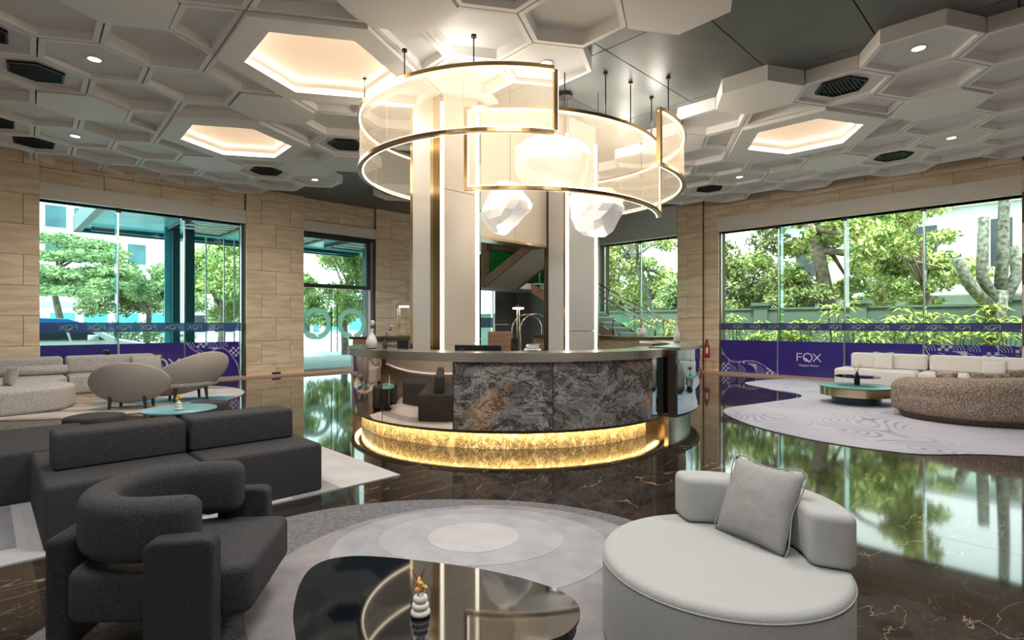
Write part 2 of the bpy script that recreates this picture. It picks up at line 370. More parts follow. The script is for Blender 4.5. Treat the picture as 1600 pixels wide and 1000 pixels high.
def link(name, me, parent=None):
    o = bpy.data.objects.new(name, me); col.objects.link(o)
    if parent: o.parent = parent
    return o
def obj(name, g, m, parent=None, smooth=False, bevel=0, loc=None, rz=None, mw=None, seg=2, auto=False):
    me = bpy.data.meshes.new(name); me.from_pydata(g.v, [], g.f); me.materials.append(MATS[m]); me.validate()
    b = bmesh.new(); b.from_mesh(me); bmesh.ops.recalc_face_normals(b, faces=b.faces); b.to_mesh(me); b.free()
    if smooth:
        me.polygons.foreach_set('use_smooth', [not (len(p.vertices) != 4 and abs(p.normal.z) > .999) for p in me.polygons])
        if auto: me.set_sharp_from_angle(angle=math.radians(40))
    o = link(name, me, parent)
    if bevel:
        md = o.modifiers.new('bevel', 'BEVEL'); md.width = bevel; md.segments = seg; md.limit_method = 'ANGLE'
    if mw is not None: o.matrix_local = mw
    if loc is not None: o.location = loc
    if rz is not None: o.rotation_euler = (0,0,rz)
    return o
def tag(o, label=None, cat=None, group=None, kind=None):
    for k, v in (('label',label),('category',cat),('group',group),('kind',kind)):
        if v: o[k] = v
    return o
def thing(name, label, cat, loc=(0,0,0), rz=0, group=None):
    o = bpy.data.objects.new(name, None); col.objects.link(o); o.location = loc; o.rotation_euler = (0,0,rz); o.empty_display_size = .1
    return tag(o, label, cat, group)
def structure(name, g, m, **k): return tag(obj(name, g, m, **k), kind='structure')
def group_node(name):              # setting piece that only carries parts
    o = bpy.data.objects.new(name, None); col.objects.link(o); return tag(o, kind='structure')
def copy_tree(o, parent=None):
    c = o.copy(); col.objects.link(c)
    if parent is not None: c.parent = parent
    for ch in list(o.children): copy_tree(ch, c)
    return c

def text_geo(s, size, ext=.004, align='CENTER'):
    cu = bpy.data.curves.new('t', 'FONT'); cu.body = s; cu.size = size; cu.extrude = ext; cu.align_x = align; cu.align_y = 'CENTER'
    o = bpy.data.objects.new('t', cu); col.objects.link(o)
    bpy.context.view_layer.update(); dg = bpy.context.evaluated_depsgraph_get()
    me = bpy.data.meshes.new_from_object(o.evaluated_get(dg)); g = G(); g.add([v.co[:] for v in me.vertices], [tuple(p.vertices) for p in me.polygons])
    bpy.data.objects.remove(o); bpy.data.curves.remove(cu); bpy.data.meshes.remove(me); return g
def bar2(g, p, q, w, z=.004):
    p, q = Vector(p), Vector(q); d = (q-p).normalized(); n_ = Vector((-d.y,d.x))*w/2
    return g.prism([p+n_, p-n_, q-n_, q+n_], 0, z)
def fox_logo(h, z=.004):           # the three letters, the ring O with a tail inside
    g = G(); w = .11*h
    bar2(g, (-1.45*h,-.5*h), (-1.45*h,.5*h), w, z); bar2(g, (-1.45*h,.45*h), (-.85*h,.45*h), w, z); bar2(g, (-1.45*h,.03*h), (-.9*h,.03*h), w, z)
    g.arc((-.22*h,0), .43*h, .55*h, math.radians(-60), math.radians(255), 0, z, 28)
    g.prism([(-.62*h,-.1*h),(-.40*h,-.42*h),(-.05*h,-.62*h),(.15*h,-.60*h),(-.15*h,-.35*h),(-.42*h,-.05*h)], 0, z)
    bar2(g, (.38*h,.5*h), (1.28*h,-.5*h), w, z); bar2(g, (.40*h,-.5*h), (1.22*h,.5*h), w, z)
    return g
def wallmat(side, along, z, plane):  # matrix: x along the wall to the viewer's right, y up, z towards the room
    if side == 'L': o = W(along, plane, z); x = W(1,0)
    else: o = W(plane, along, z); x = -W(0,1)
    y = Vector((0,0,1)); zz = x.cross(y)
    return Matrix((( x.x,y.x,zz.x,o.x),(x.y,y.y,zz.y,o.y),(x.z,y.z,zz.z,o.z),(0,0,0,1)))

# ------------------------------------------------------------------ floor: polished marble slabs
floor = structure('floor', G().box(-6, 17.2, -6, 17.2, -.14, -.012), 'stone_joint', rz=AL)
T = 1.2
tile_me = None
for i in range(-5, 14):
    for j in range(-5, 14):
        u, v = i*T+.6, j*T+.6
        p = W(u, v)
        if p.y < -1.2 or u > 15.9 or v > 15.9 or abs(p.x) > p.y*1.02+2.2: continue
        if tile_me is None:
            o = obj('marble_slab', G().box(-T/2+.0015, T/2-.0015, -T/2+.0015, T/2-.0015, -.012, 0), 'floor_marble', floor); tile_me = o.data
        else: o = link('marble_slab', tile_me, floor)
        o.location = (u, v, 0)
structure('trim_1', G().box(-1, 13.5, 15.62, 16.5, -.01, .045).box(15.66, 16.5, -3, 15.6, -.01, .045), 'pink_stone', rz=AL)

# ------------------------------------------------------------------ walls: travertine courses
Z0, DZ = .35, .665
cours = [0]+[Z0+DZ*k for k in range(8)]
cache = {}
def stones(parent, side, a0, a1, z0, z1, plane, length=1.16, face=True, thick=.05):
    zz = sorted({z0, z1} | {z for z in cours if z0+.05 < z < z1-.05})
    for k in range(len(zz)-1):
        za, zb = zz[k], zz[k+1]; x = a0 - (length*.5 if k % 2 else 0)
        n0 = len(cache)
        while x < a1-.02:
            xa, xb = max(x, a0), min(x+length, a1)
            if xb-xa > .08:
                key = (round(xb-xa,2), round(zb-za,2), round(thick,3))
                if key not in cache:
                    L, Hh = (xb-xa)/2-.004, (zb-za)/2-.004
                    o = obj('stone_tile', G().box(-L, L, -thick, 0, -Hh, Hh), 'travertine', parent, bevel=.003, seg=1); cache[key] = o
                else:
                    o = cache[key].copy(); col.objects.link(o); o.parent = parent
                if side == 'L': o.location = ((xa+xb)/2, plane+thick, (za+zb)/2); o.rotation_euler = (0,0,0)
                elif side == 'R': o.location = (plane+thick, (xa+xb)/2, (za+zb)/2); o.rotation_euler = (0,0,-pi/2)
                elif side == 'Re': o.location = ((xa+xb)/2, plane-thick, (za+zb)/2); o.rotation_euler = (0,0,pi)   # returns facing +v
            x += length
    return
uL, vR = u_on_left, v_on_right
TOP = 5.42
# --- left wall
u0, u1, u2, u3, u4, u5 = -6, uL(62), uL(385), uL(475), uL(588), uL(742)
gl = G()
gl.box(u0, u1, VW+.05, VW+.6, 0, TOP).box(u2, u3, VW+.05, VW+.6, 0, TOP).box(u4, u5, VW+.05, VW+.6, 0, TOP)
gl.box(u1, u2, VW+.17, VW+.6, 4.3, TOP).box(u3, u4, VW+.17, VW+.6, 4.3, TOP).box(u5, 16.5, VW+.05, VW+.6, 2.95, TOP)
wall_left = structure('wall_left', gl, 'stone_joint', rz=AL)
stones(wall_left, 'L', u0+2, u1, 0, TOP, VW); stones(wall_left, 'L', u2, u3, 0, TOP, VW, length=(u3-u2)/2); stones(wall_left, 'L', u4, u5, 0, TOP, VW)
stones(wall_left, 'L', u1, u2, 4.65, TOP, VW+.12); stones(wall_left, 'L', u3, u4, 4.65, TOP, VW+.12)
structure('trim_2', G().box(u1, u2, VW+.02, VW+.5, 4.3, 4.65).box(u3, u4, VW+.02, VW+.5, 4.3, 4.62), 'fascia_cream', rz=AL)
# --- right wall
w0, w1, w2, w3, w4, w5 = -6, vR(1597), vR(1120), vR(1097), vR(1058), vR(937)
gr = G()
gr.box(UW+.05, UW+.6, w0, w1, 0, TOP).box(UW+.17, UW+.6, w2, w3, 0, TOP).box(UW+.05, UW+.6, w3, w4, 0, TOP)
gr.box(UW+.17, UW+.6, w1, w2, 4.3, TOP).box(UW+.17, UW+.6, w4, w5, 4.35, TOP).box(UW+.05, UW+.6, w5, 16.4, 0, TOP)
wall_right = structure('wall_right', gr, 'stone_joint', rz=AL)
stones(wall_right, 'R', w0+3, w1, 0, TOP, UW); stones(wall_right, 'R', w2, w3, 0, TOP, UW+.12); stones(wall_right, 'R', w3, w4, 0, TOP, UW, length=.95)
stones(wall_right, 'R', w1, w2, 4.7, TOP, UW+.12)
structure('trim_3', G().box(UW+.02, UW+.5, w1, w2, 4.3, 4.70), 'fascia_cream', rz=AL)
structure('trim_4', G().box(UW-.05, UW+.5, w4, w5, 4.35, TOP), 'cladding_light', rz=AL)
cl = group_node('wall_corner_cladding'); cl.rotation_euler = (0,0,AL)
def clad(side, a0, a1, z0, z1, w, m):
    n = max(1, round((a1-a0)/w))
    for k in range(n):
        a = a0+(a1-a0)*k/n; b = a0+(a1-a0)*(k+1)/n
        for q in range(max(1, round((z1-z0)/1.3))):
            nn = max(1, round((z1-z0)/1.3)); za = z0+(z1-z0)*q/nn; zb = z0+(z1-z0)*(q+1)/nn
            g = G().box(a+.005, b-.005, VW, VW+.045, za+.005, zb-.005) if side == 'L' else G().box(UW, UW+.045, a+.005, b-.005, za+.005, zb-.005)
            obj('cladding_panel', g, m, cl)
clad('R', w5, w5+1.1, 0, TOP, .55, 'cladding_light'); clad('R', w5+1.1, 15.8, 0, TOP, .78, 'cladding_grey')
ud = uL(774)
clad('L', ud, 15.9, 0, 2.95, .42, 'cladding_grey'); clad('L', u5, 15.9, 2.95, TOP, .9, 'wood_tan')
structure('wall_back', G().box(-6, 17, -6.2, -6, 0, TOP).box(-6.2, -6, -6, 17, 0, TOP), 'fascia_cream', rz=AL)

# ------------------------------------------------------------------ windows with printed films
def window(name, side, px, plane, ztop, gmat, bandm, film_z=1.0, fins=True):
    w = group_node(name); f = uL if side == 'L' else vR
    al = [f(p) for p in px]; al.sort()
    s = -1 if side == 'R' else 1
    for k in range(len(al)-1):
        a, b = al[k]+.012, al[k+1]-.012
        g = G().box(a, b, plane, plane+.012, .05, ztop) if side == 'L' else G().box(plane, plane+.012, a, b, .05, ztop)
        obj('glass_pane', g, gmat, w, rz=AL)
    for k, a in enumerate(al):
        e = .014
        g = G().box(a-e, a+e, plane-.03, plane+.05, .05, ztop) if side == 'L' else G().box(plane-.03, plane+.05, a-e, a+e, .05, ztop)
        obj('mullion', g, 'steel', w, rz=AL)
        if 0 < k < len(al)-1 and fins:
            g = G().box(a-.01, a+.01, plane+.05, plane+.42, .05, ztop) if side == 'L' else G().box(plane+.05, plane+.42, a-.01, a+.01, .05, ztop)
            obj('glass_fin', g, gmat, w, rz=AL)
            g = G().box(a-.06, a+.06, plane-.05, plane-.03, ztop-.09, ztop) if side == 'L' else G().box(plane-.05, plane-.03, a-.06, a+.06, ztop-.09, ztop)
            obj('patch_fitting', g, 'black_metal', w, rz=AL)
    return w, al
PL, PR = VW+.30, UW+.30
win_1, al1 = window('window_1', 'L', (62, 188, 293, 383), PL, 4.3, 'glass_teal', 'band_blue')
win_2, al2 = window('window_2', 'R', (1120, 1210, 1315, 1440, 1597), PR, 4.3, 'glass_clear', 'band_purple')
win_3, al3 = window('window_3', 'R', (937, 994, 1058), PR, 4.35, 'glass_clear', 'band_purple')
FZ = .96
def film_panel(win, side, a, b, plane, m='purple_film'):
    mw = wallmat(side, a if side == 'L' else b, .05, plane-.035)
    return obj('graphic_panel', G().box(.02, abs(b-a)-.02, 0, FZ, 0, .012), m, win, mw=mw)
def wave_poly(L, top, pts, z):      # polygon between a wave line and the top or bottom edge
    c = [(p.x, p.y) for p in spline([(x*L, y*FZ) for x, y in pts], 8, closed=False)]
    e = [(c[-1][0], FZ if top else 0), (c[0][0], FZ if top else 0)]
    return c+e, c
def add_wave(panel, L, top, pts):
    poly, c = wave_poly(L, top, pts, 0)
    obj('pattern_print', G().prism(poly, .012, .0135), 'patterned_film', panel)
    g = G()
    for i in range(len(c)-1): bar2(g, c[i], c[i+1], .012, .015)
    obj('wave_line', g, 'white_print', panel)
# left films: plain, lettered, patterned
p1 = film_panel(win_1, 'L', al1[0], al1[1], PL); p2 = film_panel(win_1, 'L', al1[1], al1[2], PL); p3 = film_panel(win_1, 'L', al1[2], al1[3]-.05, PL)
L2 = al1[2]-al1[1]
lt = fox_logo(.30, .004); o = obj('lettering', lt, 'white_print', p2); o.location = (L2*.66, FZ*.42, .012)
add_wave(p3, al1[3]-al1[2]-.05, True, [(.02,1.0),(.12,.82),(.28,.68),(.42,.70),(.56,.80),(.70,.80),(.84,.60),(.95,.30),(.985,.05)])
# right films (al2 ascending towards the corner; the viewer's left is the far end)
r4 = film_panel(win_2, 'R', al2[0], al2[1], PR); r3 = film_panel(win_2, 'R', al2[1], al2[2], PR); r2 = film_panel(win_2, 'R', al2[2], al2[3], PR); r1 = film_panel(win_2, 'R', al2[3], al2[4], PR)
LR = al2[3]-al2[2]
o = obj('lettering', fox_logo(.22, .004), 'white_print', r2); o.location = (LR*.50, FZ*.55, .012)
o = obj('tagline', text_geo('Happen Better', .085, .002), 'white_print', r2); o.location = (LR*.49, FZ*.32, .013)
add_wave(r1, al2[4]-al2[3], False, [(.02,.72),(.10,.48),(.22,.34),(.36,.34),(.5,.38),(.64,.36),(.8,.22),(.98,.02)])
add_wave(r4, al2[1]-al2[0], True, [(.01,.97),(.10,.62),(.25,.50),(.45,.55),(.65,.60),(.8,.5),(.98,.3)])
def band(win, side, al, plane, m, z0, z1, fx=None):
    a, b = al[0], al[-1]
    mw = wallmat(side, a if side == 'L' else b, z0, plane-.033)
    bd = obj('printed_band', G().box(.02, b-a-.02, 0, z1-z0, 0, .003), m, win, mw=mw)
    g = G(); h = (z1-z0)*.52; x = .5
    while x < b-a-.3:
        q = fox_logo(h, .002); g.add([(x-p[0], (z1-z0)/2+p[1], .004+p[2]) for p in q.v], q.f); x += .52
    obj('band_lettering', g, 'band_print', bd)
band(win_1, 'L', al1, PL, 'band_blue', 1.30, 1.53); band(win_2, 'R', al2, PR, 'band_purple', 1.32, 1.52)

# ------------------------------------------------------------------ glass entrance door with transom
door_1 = group_node('door_1'); PD = VW+.28; wD = u4-u3
mD = wallmat('L', u3, 0, PD)
def dpart(name, g, m, parent=door_1, **k):
    return obj(name, g, m, parent, mw=(mD if parent is door_1 else None), **k)
dpart('transom_frame', G().box(0,wD,4.14,4.3,-.06,.06).box(0,wD,2.62,2.74,-.06,.06).box(wD-.24,wD-.10,2.74,4.14,-.06,.06).box(0,.08,2.74,4.14,-.06,.06), 'black_metal')
dpart('transom_glass', G().box(.08,wD-.24,2.74,4.14,-.01,.01), 'glass_teal')
dpart('side_panel', G().box(wD-.10,wD,0,4.2,-.08,.08), 'cladding_grey')
mid = wD*.44
for a, b in ((.03, mid-.006), (mid+.006, wD-.3)):
    lf = dpart('door_leaf', G().box(a, b, .04, 2.6, -.008, .008), 'glass_teal')
    cx = a+(b-a)*.45 if a < .1 else a+.62
    e = math.radians
    obj('ring_print', G().arc((0,0), .34, .50, e(-80), e(215), 0, .003, 40).prism([(-.42,-.18),(-.3,-.22),(-.05,-.3),(.12,-.48),(-.12,-.48),(-.3,-.42)], 0, .003), 'frost', lf).location = (cx, 1.5, .011)
    hx = mid-.10 if a < .1 else mid+.10
    g = G().tube([(hx,.62,.06),(hx,2.12,.06)], .016, 8)
    for z in (.8, 1.95): g.tube([(hx,z,0),(hx,z,.06)], .01, 6)
    obj('pull_handle', g, 'black_metal', lf, smooth=True)
    obj('bottom_rail', G().box(a, b, .04, .12, -.02, .02), 'steel', lf)
# glazed door behind the counter, left of the corner
door_2 = group_node('door_2'); mE = wallmat('L', u5, 0, VW+.15)
obj('glass_pane', G().box(0, ud-u5, .05, 2.95, 0, .012), 'glass_teal', door_2, mw=mE)
obj('door_frame', G().box(0,.06,0,2.95,-.05,.05).box(ud-u5-.06,ud-u5,0,2.95,-.05,.05).box(0,ud-u5,2.88,2.95,-.05,.05), 'steel', door_2, mw=mE)
pb = obj('printed_band', G().box(.06, ud-u5-.06, 1.35, 1.75, .012, .016), 'band_blue', door_2, mw=mE)

# ------------------------------------------------------------------ ceiling
ceiling = structure('ceiling', G().box(-6, 17, -6, 17, 5.42, 5.6), 'stone_joint', rz=AL)
for i in range(-1, 8):
    for j in range(-1, 13):
        ua, va = 8.56-2.4*4+2.4*i, 3.04-1.36*3+1.36*j
        g = G().box(ua+.008, ua+2.392, va+.008, va+1.352, 5.30, 5.42)
        p = W(ua+1.2, va+.7)
        if p.y < 3 or ua > 15.8 or va > 15.8: continue
        obj('metal_panel', g, 'ceiling_grey', ceiling)
def clip(poly, p, n):               # keep the side the normal points to
    out = []
    for i in range(len(poly)):
        a, b = Vector(poly[i]), Vector(poly[(i+1)%len(poly)]); da, db = (a-p).dot(n), (b-p).dot(n)
        if da >= 0: out.append(tuple(a))
        if (da >= 0) != (db >= 0): t = da/(da-db); out.append(tuple(a+(b-a)*t))
    q = [p_ for k, p_ in enumerate(out) if (Vector(p_)-Vector(out[k-1])).length > .02]
    return [p_ for k, p_ in enumerate(q) if abs((Vector(p_)-Vector(q[k-1])).normalized().cross((Vector(q[(k+1)%len(q)])-Vector(p_)).normalized())) > .02]
def inset(poly, d):
    n = len(poly); L = []
    for i in range(n):
        a, b = Vector(poly[i]), Vector(poly[(i+1)%n]); e = (b-a).normalized(); L.append((a+Vector((-e.y,e.x))*d, e))
    o = []
    for i in range(n):
        (p, e), (q, f) = L[i-1], L[i]; den = e.x*f.y-e.y*f.x
        if abs(den) < 1e-6: o.append(tuple(q)); continue
        t = ((q-p).x*f.y-(q-p).y*f.x)/den; o.append(tuple(p+e*t))
    return o
def hexa(c, r): return [(c[0]+r*math.cos(pi/2+k*pi/3), c[1]+r*math.sin(pi/2+k*pi/3)) for k in range(6)]
S = .681; ZB = 5.10
def coffer(poly, rim=.062, zb=ZB, zp=5.22, top=5.30):
    n = len(poly); a = inset(poly, .010); b = inset(poly, .010+rim); g = G(); v = []
    for pp, z in ((a,top),(a,zb),(b,zb),(b,zp)): v += [(x,y,z) for x,y in pp]
    f = [(k*n+i, k*n+(i+1)%n, (k+1)*n+(i+1)%n, (k+1)*n+i) for k in range(3) for i in range(n)]
    return g.add(v, f)
def infill(parent, poly, zp, rim=.062): return obj('infill_panel', G().prism(inset(poly, .008+rim), zp-.004, zp+.02), 'ceiling_infill_shaded', parent)
def slab(poly, zb=ZB-.03, top=5.30): return G().prism(inset(poly, .012), zb, top)
def vent_parts(parent, c, loc):
    h = hexa((0,0), .36); g = G(); n = 6
    hi = inset(h, .025); v = [(x,y,z) for pp,z in ((h,.0),(h,-.035),(hi,-.035),(hi,0)) for x,y in pp]
    g.add(v, [(k*n+i, k*n+(i+1)%n, ((k+1)%4)*n+(i+1)%n, ((k+1)%4)*n+i) for k in range(4) for i in range(n)])
    g.prism(hexa((0,0), .34), -.004, 0)
    for q in range(-6, 7):
        y = q*.05; w = min(.29, (.34-abs(y))*1.6); g.box(-w, w, y-.006, y+.006, -.03, -.004)
    o = obj('vent_grille', g, 'black_vent', parent); o.location = loc
N_L = 0
down_proto = None
def downlight(c3, label, grp='downlights in the hexagon ceiling', power=SPOT_W):
    global down_proto
    if down_proto is None:
        t = thing('ceiling_light', label, 'ceiling light', c3, 0, grp)
        obj('trim_ring', G().arc((0,0), .075, .10, 0, 2*pi, -.012, 0, 32), 'white_plastic', t)
        obj('diffuser', G().cyl(.075, -.008, -.002, 24), 'led_white', t)
        down_proto = t
    else:
        t = copy_tree(down_proto); t.location = c3; t['label'] = label
        for ch in list(t.children):
            if ch.type == 'LIGHT': bpy.data.objects.remove(ch)
    ld = bpy.data.lights.new('lamp', 'SPOT'); ld.energy = power; ld.spot_size = math.radians(130); ld.spot_blend = .9; ld.shadow_soft_size = .08; ld.color = (1, .97, .94)
    lo = bpy.data.objects.new('lamp', ld); col.objects.link(lo); lo.parent = t; lo.location = (0,0,-.03)
    return t
def region(nm, ang, off, cells, lits, flats, vents, downs, labels):
    ca, sa = math.cos(ang), math.sin(ang)
    def cen(i, j): return Vector((off[0]+i*S*math.sqrt(3)/2, off[1]+j*1.5*S))
    def wd(p, z): return Vector((p[0]*ca-p[1]*sa, p[0]*sa+p[1]*ca, z))
    for (i, j) in cells:
        if (i, j) in lits: continue
        c = cen(i, j); poly = hexa(c, S)
        for L in lits:
            lc = cen(*L); d = c-lc
            if d.length < 1.9*S: n = d.normalized(); poly = clip(poly, lc+n*(math.sqrt(3)*S), n)
        if len(poly) < 3: continue
        w = wd(c, 0); uu, vv = UV(w)
        if (i, j) in flats: o = obj('hexagon_panel', slab(poly), 'ceiling_white', ceiling)
        elif (i, j) in vents:
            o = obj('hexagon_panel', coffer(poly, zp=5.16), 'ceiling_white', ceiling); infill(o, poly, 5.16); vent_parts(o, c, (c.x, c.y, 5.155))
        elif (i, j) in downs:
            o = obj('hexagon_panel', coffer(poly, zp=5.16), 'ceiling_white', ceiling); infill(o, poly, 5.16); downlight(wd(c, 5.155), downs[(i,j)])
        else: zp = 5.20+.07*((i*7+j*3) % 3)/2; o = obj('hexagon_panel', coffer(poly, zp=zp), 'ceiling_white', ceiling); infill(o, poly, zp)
        o.matrix_local = Matrix.Rotation(ang-AL, 4, 'Z')
    for L, lab in zip(lits, labels):
        c = cen(*L); n = 6
        t = thing('light_coffer', lab, 'ceiling light', wd(c, 5.30), ang)
        A, B, Cc = hexa((0,0), 2*S-.006), hexa((0,0), 1.0), hexa((0,0), .99)
        z0, z1 = -.26, .09
        v = [(x,y,z) for pp,z in ((A,0),(A,z0),(B,z0),(B,z1)) for x,y in pp]
        g = G().add(v, [(k*n+i, k*n+(i+1)%n, (k+1)*n+(i+1)%n, (k+1)*n+i) for k in range(3) for i in range(n)])
        obj('coffer_frame', g, 'ceiling_white', t)
        obj('glowing_panel', G().prism(hexa((0,0), .995), z1-.13, z1-.11), 'cove_glow', t)
        st = hexa((0,0), .97); g = G().tube([(x,y,z1-.15) for x,y in st], .012, 6, close=True); obj('light_strip', g, 'cove_led', t)
        ld = bpy.data.lights.new('cove_lamp', 'AREA'); ld.shape = 'DISK'; ld.size = 1.5; ld.energy = COVE_W; ld.color = (1, .86, .68)
        lo = bpy.data.objects.new('cove_lamp', ld); col.objects.link(lo); lo.parent = t; lo.location = (0,0,z0+.10)
def inroom(ang, off, i, j):
    x, y = off[0]+i*S*math.sqrt(3)/2, off[1]+j*1.5*S; c, s_ = math.cos(ang), math.sin(ang)
    w = Vector((x*c-y*s_, x*s_+y*c)); u, v = UV(w); return u < 15.65 and v < 15.55 and w.y > 4.6 and abs(w.x) < w.y*1.12+.6
aL_, oL_ = math.radians(41.98), (.0877, 2.212)
aR_, oR_ = math.radians(46.63), (.0268, -.0452)
cl_ = [(i, j) for i in range(-2, 10) for j in range(-2, 23) if (i+j) % 2 == 0 and (i < 9 or j <= 11 or j > 20) and inroom(aL_, oL_, i, j)]
cl_ += [(13, 11)]
region('L', aL_, oL_, cl_, [(5,5),(5,9)], {(1,9),(5,7),(9,1),(5,3),(9,9),(5,11),(8,10),(1,5)}, {(0,8),(0,12),(-1,7),(-1,11),(8,8),(7,11)},
       {(1,7): 'round ceiling light at top left above the stone column', (1,11): 'round ceiling light above the left window, farther one on the left', (9,11): 'round ceiling light above the column beside the glass entrance', (9,3): 'round ceiling light just above the largest ring lamp'},
       ['large glowing hexagon ceiling recess nearest the camera', 'glowing hexagon ceiling recess above the left window'])
cr_ = [(i, j) for i in range(15, 30) for j in range(-6, 8) if (i+j) % 2 == 0 and (j <= 3 or i >= 12+j) and (j > -1 or i >= 16-j*0) and inroom(aR_, oR_, i, j)]
region('R', aR_, oR_, cr_, [(19,3)], {(15,3),(19,1),(20,4),(23,3),(17,5)}, {(16,2),(24,2),(24,6)},
       {(15,1): 'round ceiling light at top right, nearest on the right side', (23,1): 'round ceiling light above the right window beside the white sofa', (23,5): 'round ceiling light right of the ring lamps near the fire extinguisher'},
       ['glowing hexagon ceiling recess on the right side'])
# unseen coves added overhead to give the front of the room soft light
for k, (x, y) in enumerate(((-3.2, 2.2), (3.4, 2.2), (.2, 3.4), (0, -.6))):
    t = thing('light_coffer', ('added unseen hexagon cove overhead on the left, above the armchair','added unseen hexagon cove overhead on the right, above the round sofa','added unseen hexagon cove overhead, above the round grey rug','added unseen hexagon cove overhead, just behind the viewer')[k], 'ceiling light', (x,y,5.30), aL_)
    n = 6; A, B = hexa((0,0), 2*S-.006), hexa((0,0), 1.0)
    v = [(a,b,z) for pp,z in ((A,0),(A,-.26),(B,-.26),(B,-.03)) for a,b in pp]
    obj('coffer_frame', G().add(v, [(q*n+i, q*n+(i+1)%n, (q+1)*n+(i+1)%n, (q+1)*n+i) for q in range(3) for i in range(n)]), 'ceiling_white', t)
    obj('glowing_panel', G().prism(hexa((0,0), .995), -.05, -.03), 'cove_glow', t)
    ld = bpy.data.lights.new('cove_lamp', 'AREA'); ld.shape = 'DISK'; ld.size = 1.6; ld.energy = 46; ld.color = (1, .99, .98)
    lo = bpy.data.objects.new('cove_lamp', ld); col.objects.link(lo); lo.parent = t; lo.location = (0,0,-.10)
# small wall washers: bright lights high on the stone lintels

# ------------------------------------------------------------------ pillars in the middle of the ring counter
def pillar(label, P, front, side, depth):
    t = thing('clad_pillar', label, 'pillar', (P[0], P[1], 0), AL)
    w = front[-1][2]; d = side[-1][2]
    obj('core', G().box(.035, w-.02, .035, max(d, depth), 0, 5.3), 'panel_cream', t)
    for nm, a, b, m, z0, z1 in front: obj(nm, G().box(a+.001, b-.001, 0 if 'strip' not in nm else .008, .034, z0, z1), m, t)
    for nm, a, b, m, z0, z1 in side: obj(nm, G().box(0 if 'strip' not in nm else .008, .034, a+.001, b-.001, z0, z1), m, t)
    return t
P1, P2 = (-1.10, 8.40), (1.0, 9.8)
pillar('cream clad pillar with two light strips, left of the opening', P1,
    [('light_strip',.0,.05,'led_strip',0,4.98),('front_panel',.05,.70,'panel_cream',0,1.17),('front_panel',.05,.70,'panel_cream',1.175,3.62),('front_panel',.05,.70,'panel_cream',3.63,5.3),('light_strip',.70,.78,'led_strip',0,4.98),('edge_trim',.78,.82,'mirror_blue',0,5.3)],
    [('mirror_panel',.035,.217,'bronze',0,5.3),('edge_trim',.217,.30,'gold',0,5.3),('side_panel',.30,.788,'panel_grey',0,5.3),('edge_trim',.788,.865,'gold',0,5.3)], .86)
pillar('grey clad pillar with light strips, right of the opening', P2,
    [('light_strip',.0,.06,'led_strip',0,4.98),('front_panel',.06,.838,'panel_grey',0,1.36),('front_panel',.06,.838,'panel_grey',1.37,5.3),('light_strip',.838,.92,'led_strip',0,4.98),('edge_trim',.92,.97,'steel',0,5.3)],
    [('mirror_panel',.035,.075,'bronze',0,5.3),('side_panel',.075,.446,'panel_grey',0,5.3),('edge_trim',.446,.56,'dark_bronze',0,5.3)], .56)
def pxX(px, Y): return (px-800)/F0*Y
beam = thing('bulkhead', 'cream beam bridging the two pillars above the opening', 'beam', (P1[0], P1[1], 0), AL)
obj('panel', G().box(.825, 1.62, .02, .30, 2.98, 5.3), 'panel_cream', beam); obj('panel', G().box(1.626, 2.50, .02, .30, 2.98, 5.3), 'panel_cream', beam)
obj('edge_trim', G().box(.825, 2.50, .0, .32, 2.93, 2.978), 'gold', beam)
# ------------------------------------------------------------------ ring counter
CC, RC = (0.0, 8.8), 2.53
rd = math.radians
ct = thing('reception_counter', 'round reception counter with dark marble and copper mirror panels', 'reception counter', (CC[0], CC[1], 0))
def ang_at(px, R=RC, c=CC):          # angle on the circle seen through a column of the picture (near side)
    s = (px-800)/F0; A = s*s+1; B = -2*(s*c[0]+c[1]); D = c[0]**2+c[1]**2-R*R; Y = (-B-math.sqrt(max(0,B*B-4*A*D)))/(2*A); return math.atan2(Y-c[1], s*Y-c[0])
A0 = rd(-205); A1 = ang_at(1052)
O = (0,0)
obj('worktop', G().arc(O, RC-.50, RC+.05, A0, A1, 1.12, 1.16, 90), 'steel', ct)
obj('fascia', G().arc(O, RC+.0, RC+.045, A0, A1, 1.055, 1.119, 90), 'steel', ct)
obj('carcass', G().arc(O, RC-.12, RC-.035, A0, A1, .25, 1.12, 90), 'wood_brown', ct)
obj('desk_shelf', G().arc(O, RC-.95, RC-.13, A0, A1, .72, .75, 90), 'wood_tan', ct)
cuts = [(A0, rd(-180), 'mirror_blue'), (rd(-180), ang_at(553), 'mirror_blue'), (ang_at(553), ang_at(597), 'mirror_copper'), (ang_at(597), ang_at(708), 'mirror_copper'), (ang_at(708), ang_at(864), 'counter_marble'), (ang_at(864), ang_at(1019), 'counter_marble'), (ang_at(1019), A1-.012, 'mirror_blue')]
for a, b, m in cuts:
    if b-a < .01: continue
    obj('mirror_panel' if 'mirror' in m else 'marble_panel', G().arc(O, RC-.035, RC, a+.0025, b-.0025, .25, 1.054, max(6, int((b-a)*24))), m, ct, smooth=True, auto=True)
ks = [A0, rd(-150), ang_at(590, RC-.16), ang_at(733, RC-.16), ang_at(870, RC-.16), ang_at(1009, RC-.16)]
for a, b in zip(ks[:-1], ks[1:]): obj('kick_stone', G().arc(O, RC-.22, RC-.16, a+.001, b-.001, 0, .25, 20), 'kick_marble', ct)
obj('kick_panel', G().arc(O, RC-.22, RC-.17, ks[-1]+.001, A1, 0, .25, 12), 'gold', ct)
obj('light_strip', G().arc(O, RC-.09, RC-.07, A0, A1-.05, .236, .248, 90), 'kick_led', ct)
obj('light_baffle', G().arc(O, RC-.060, RC-.052, A0, A1-.05, .205, .25, 90), 'dark_bronze', ct)
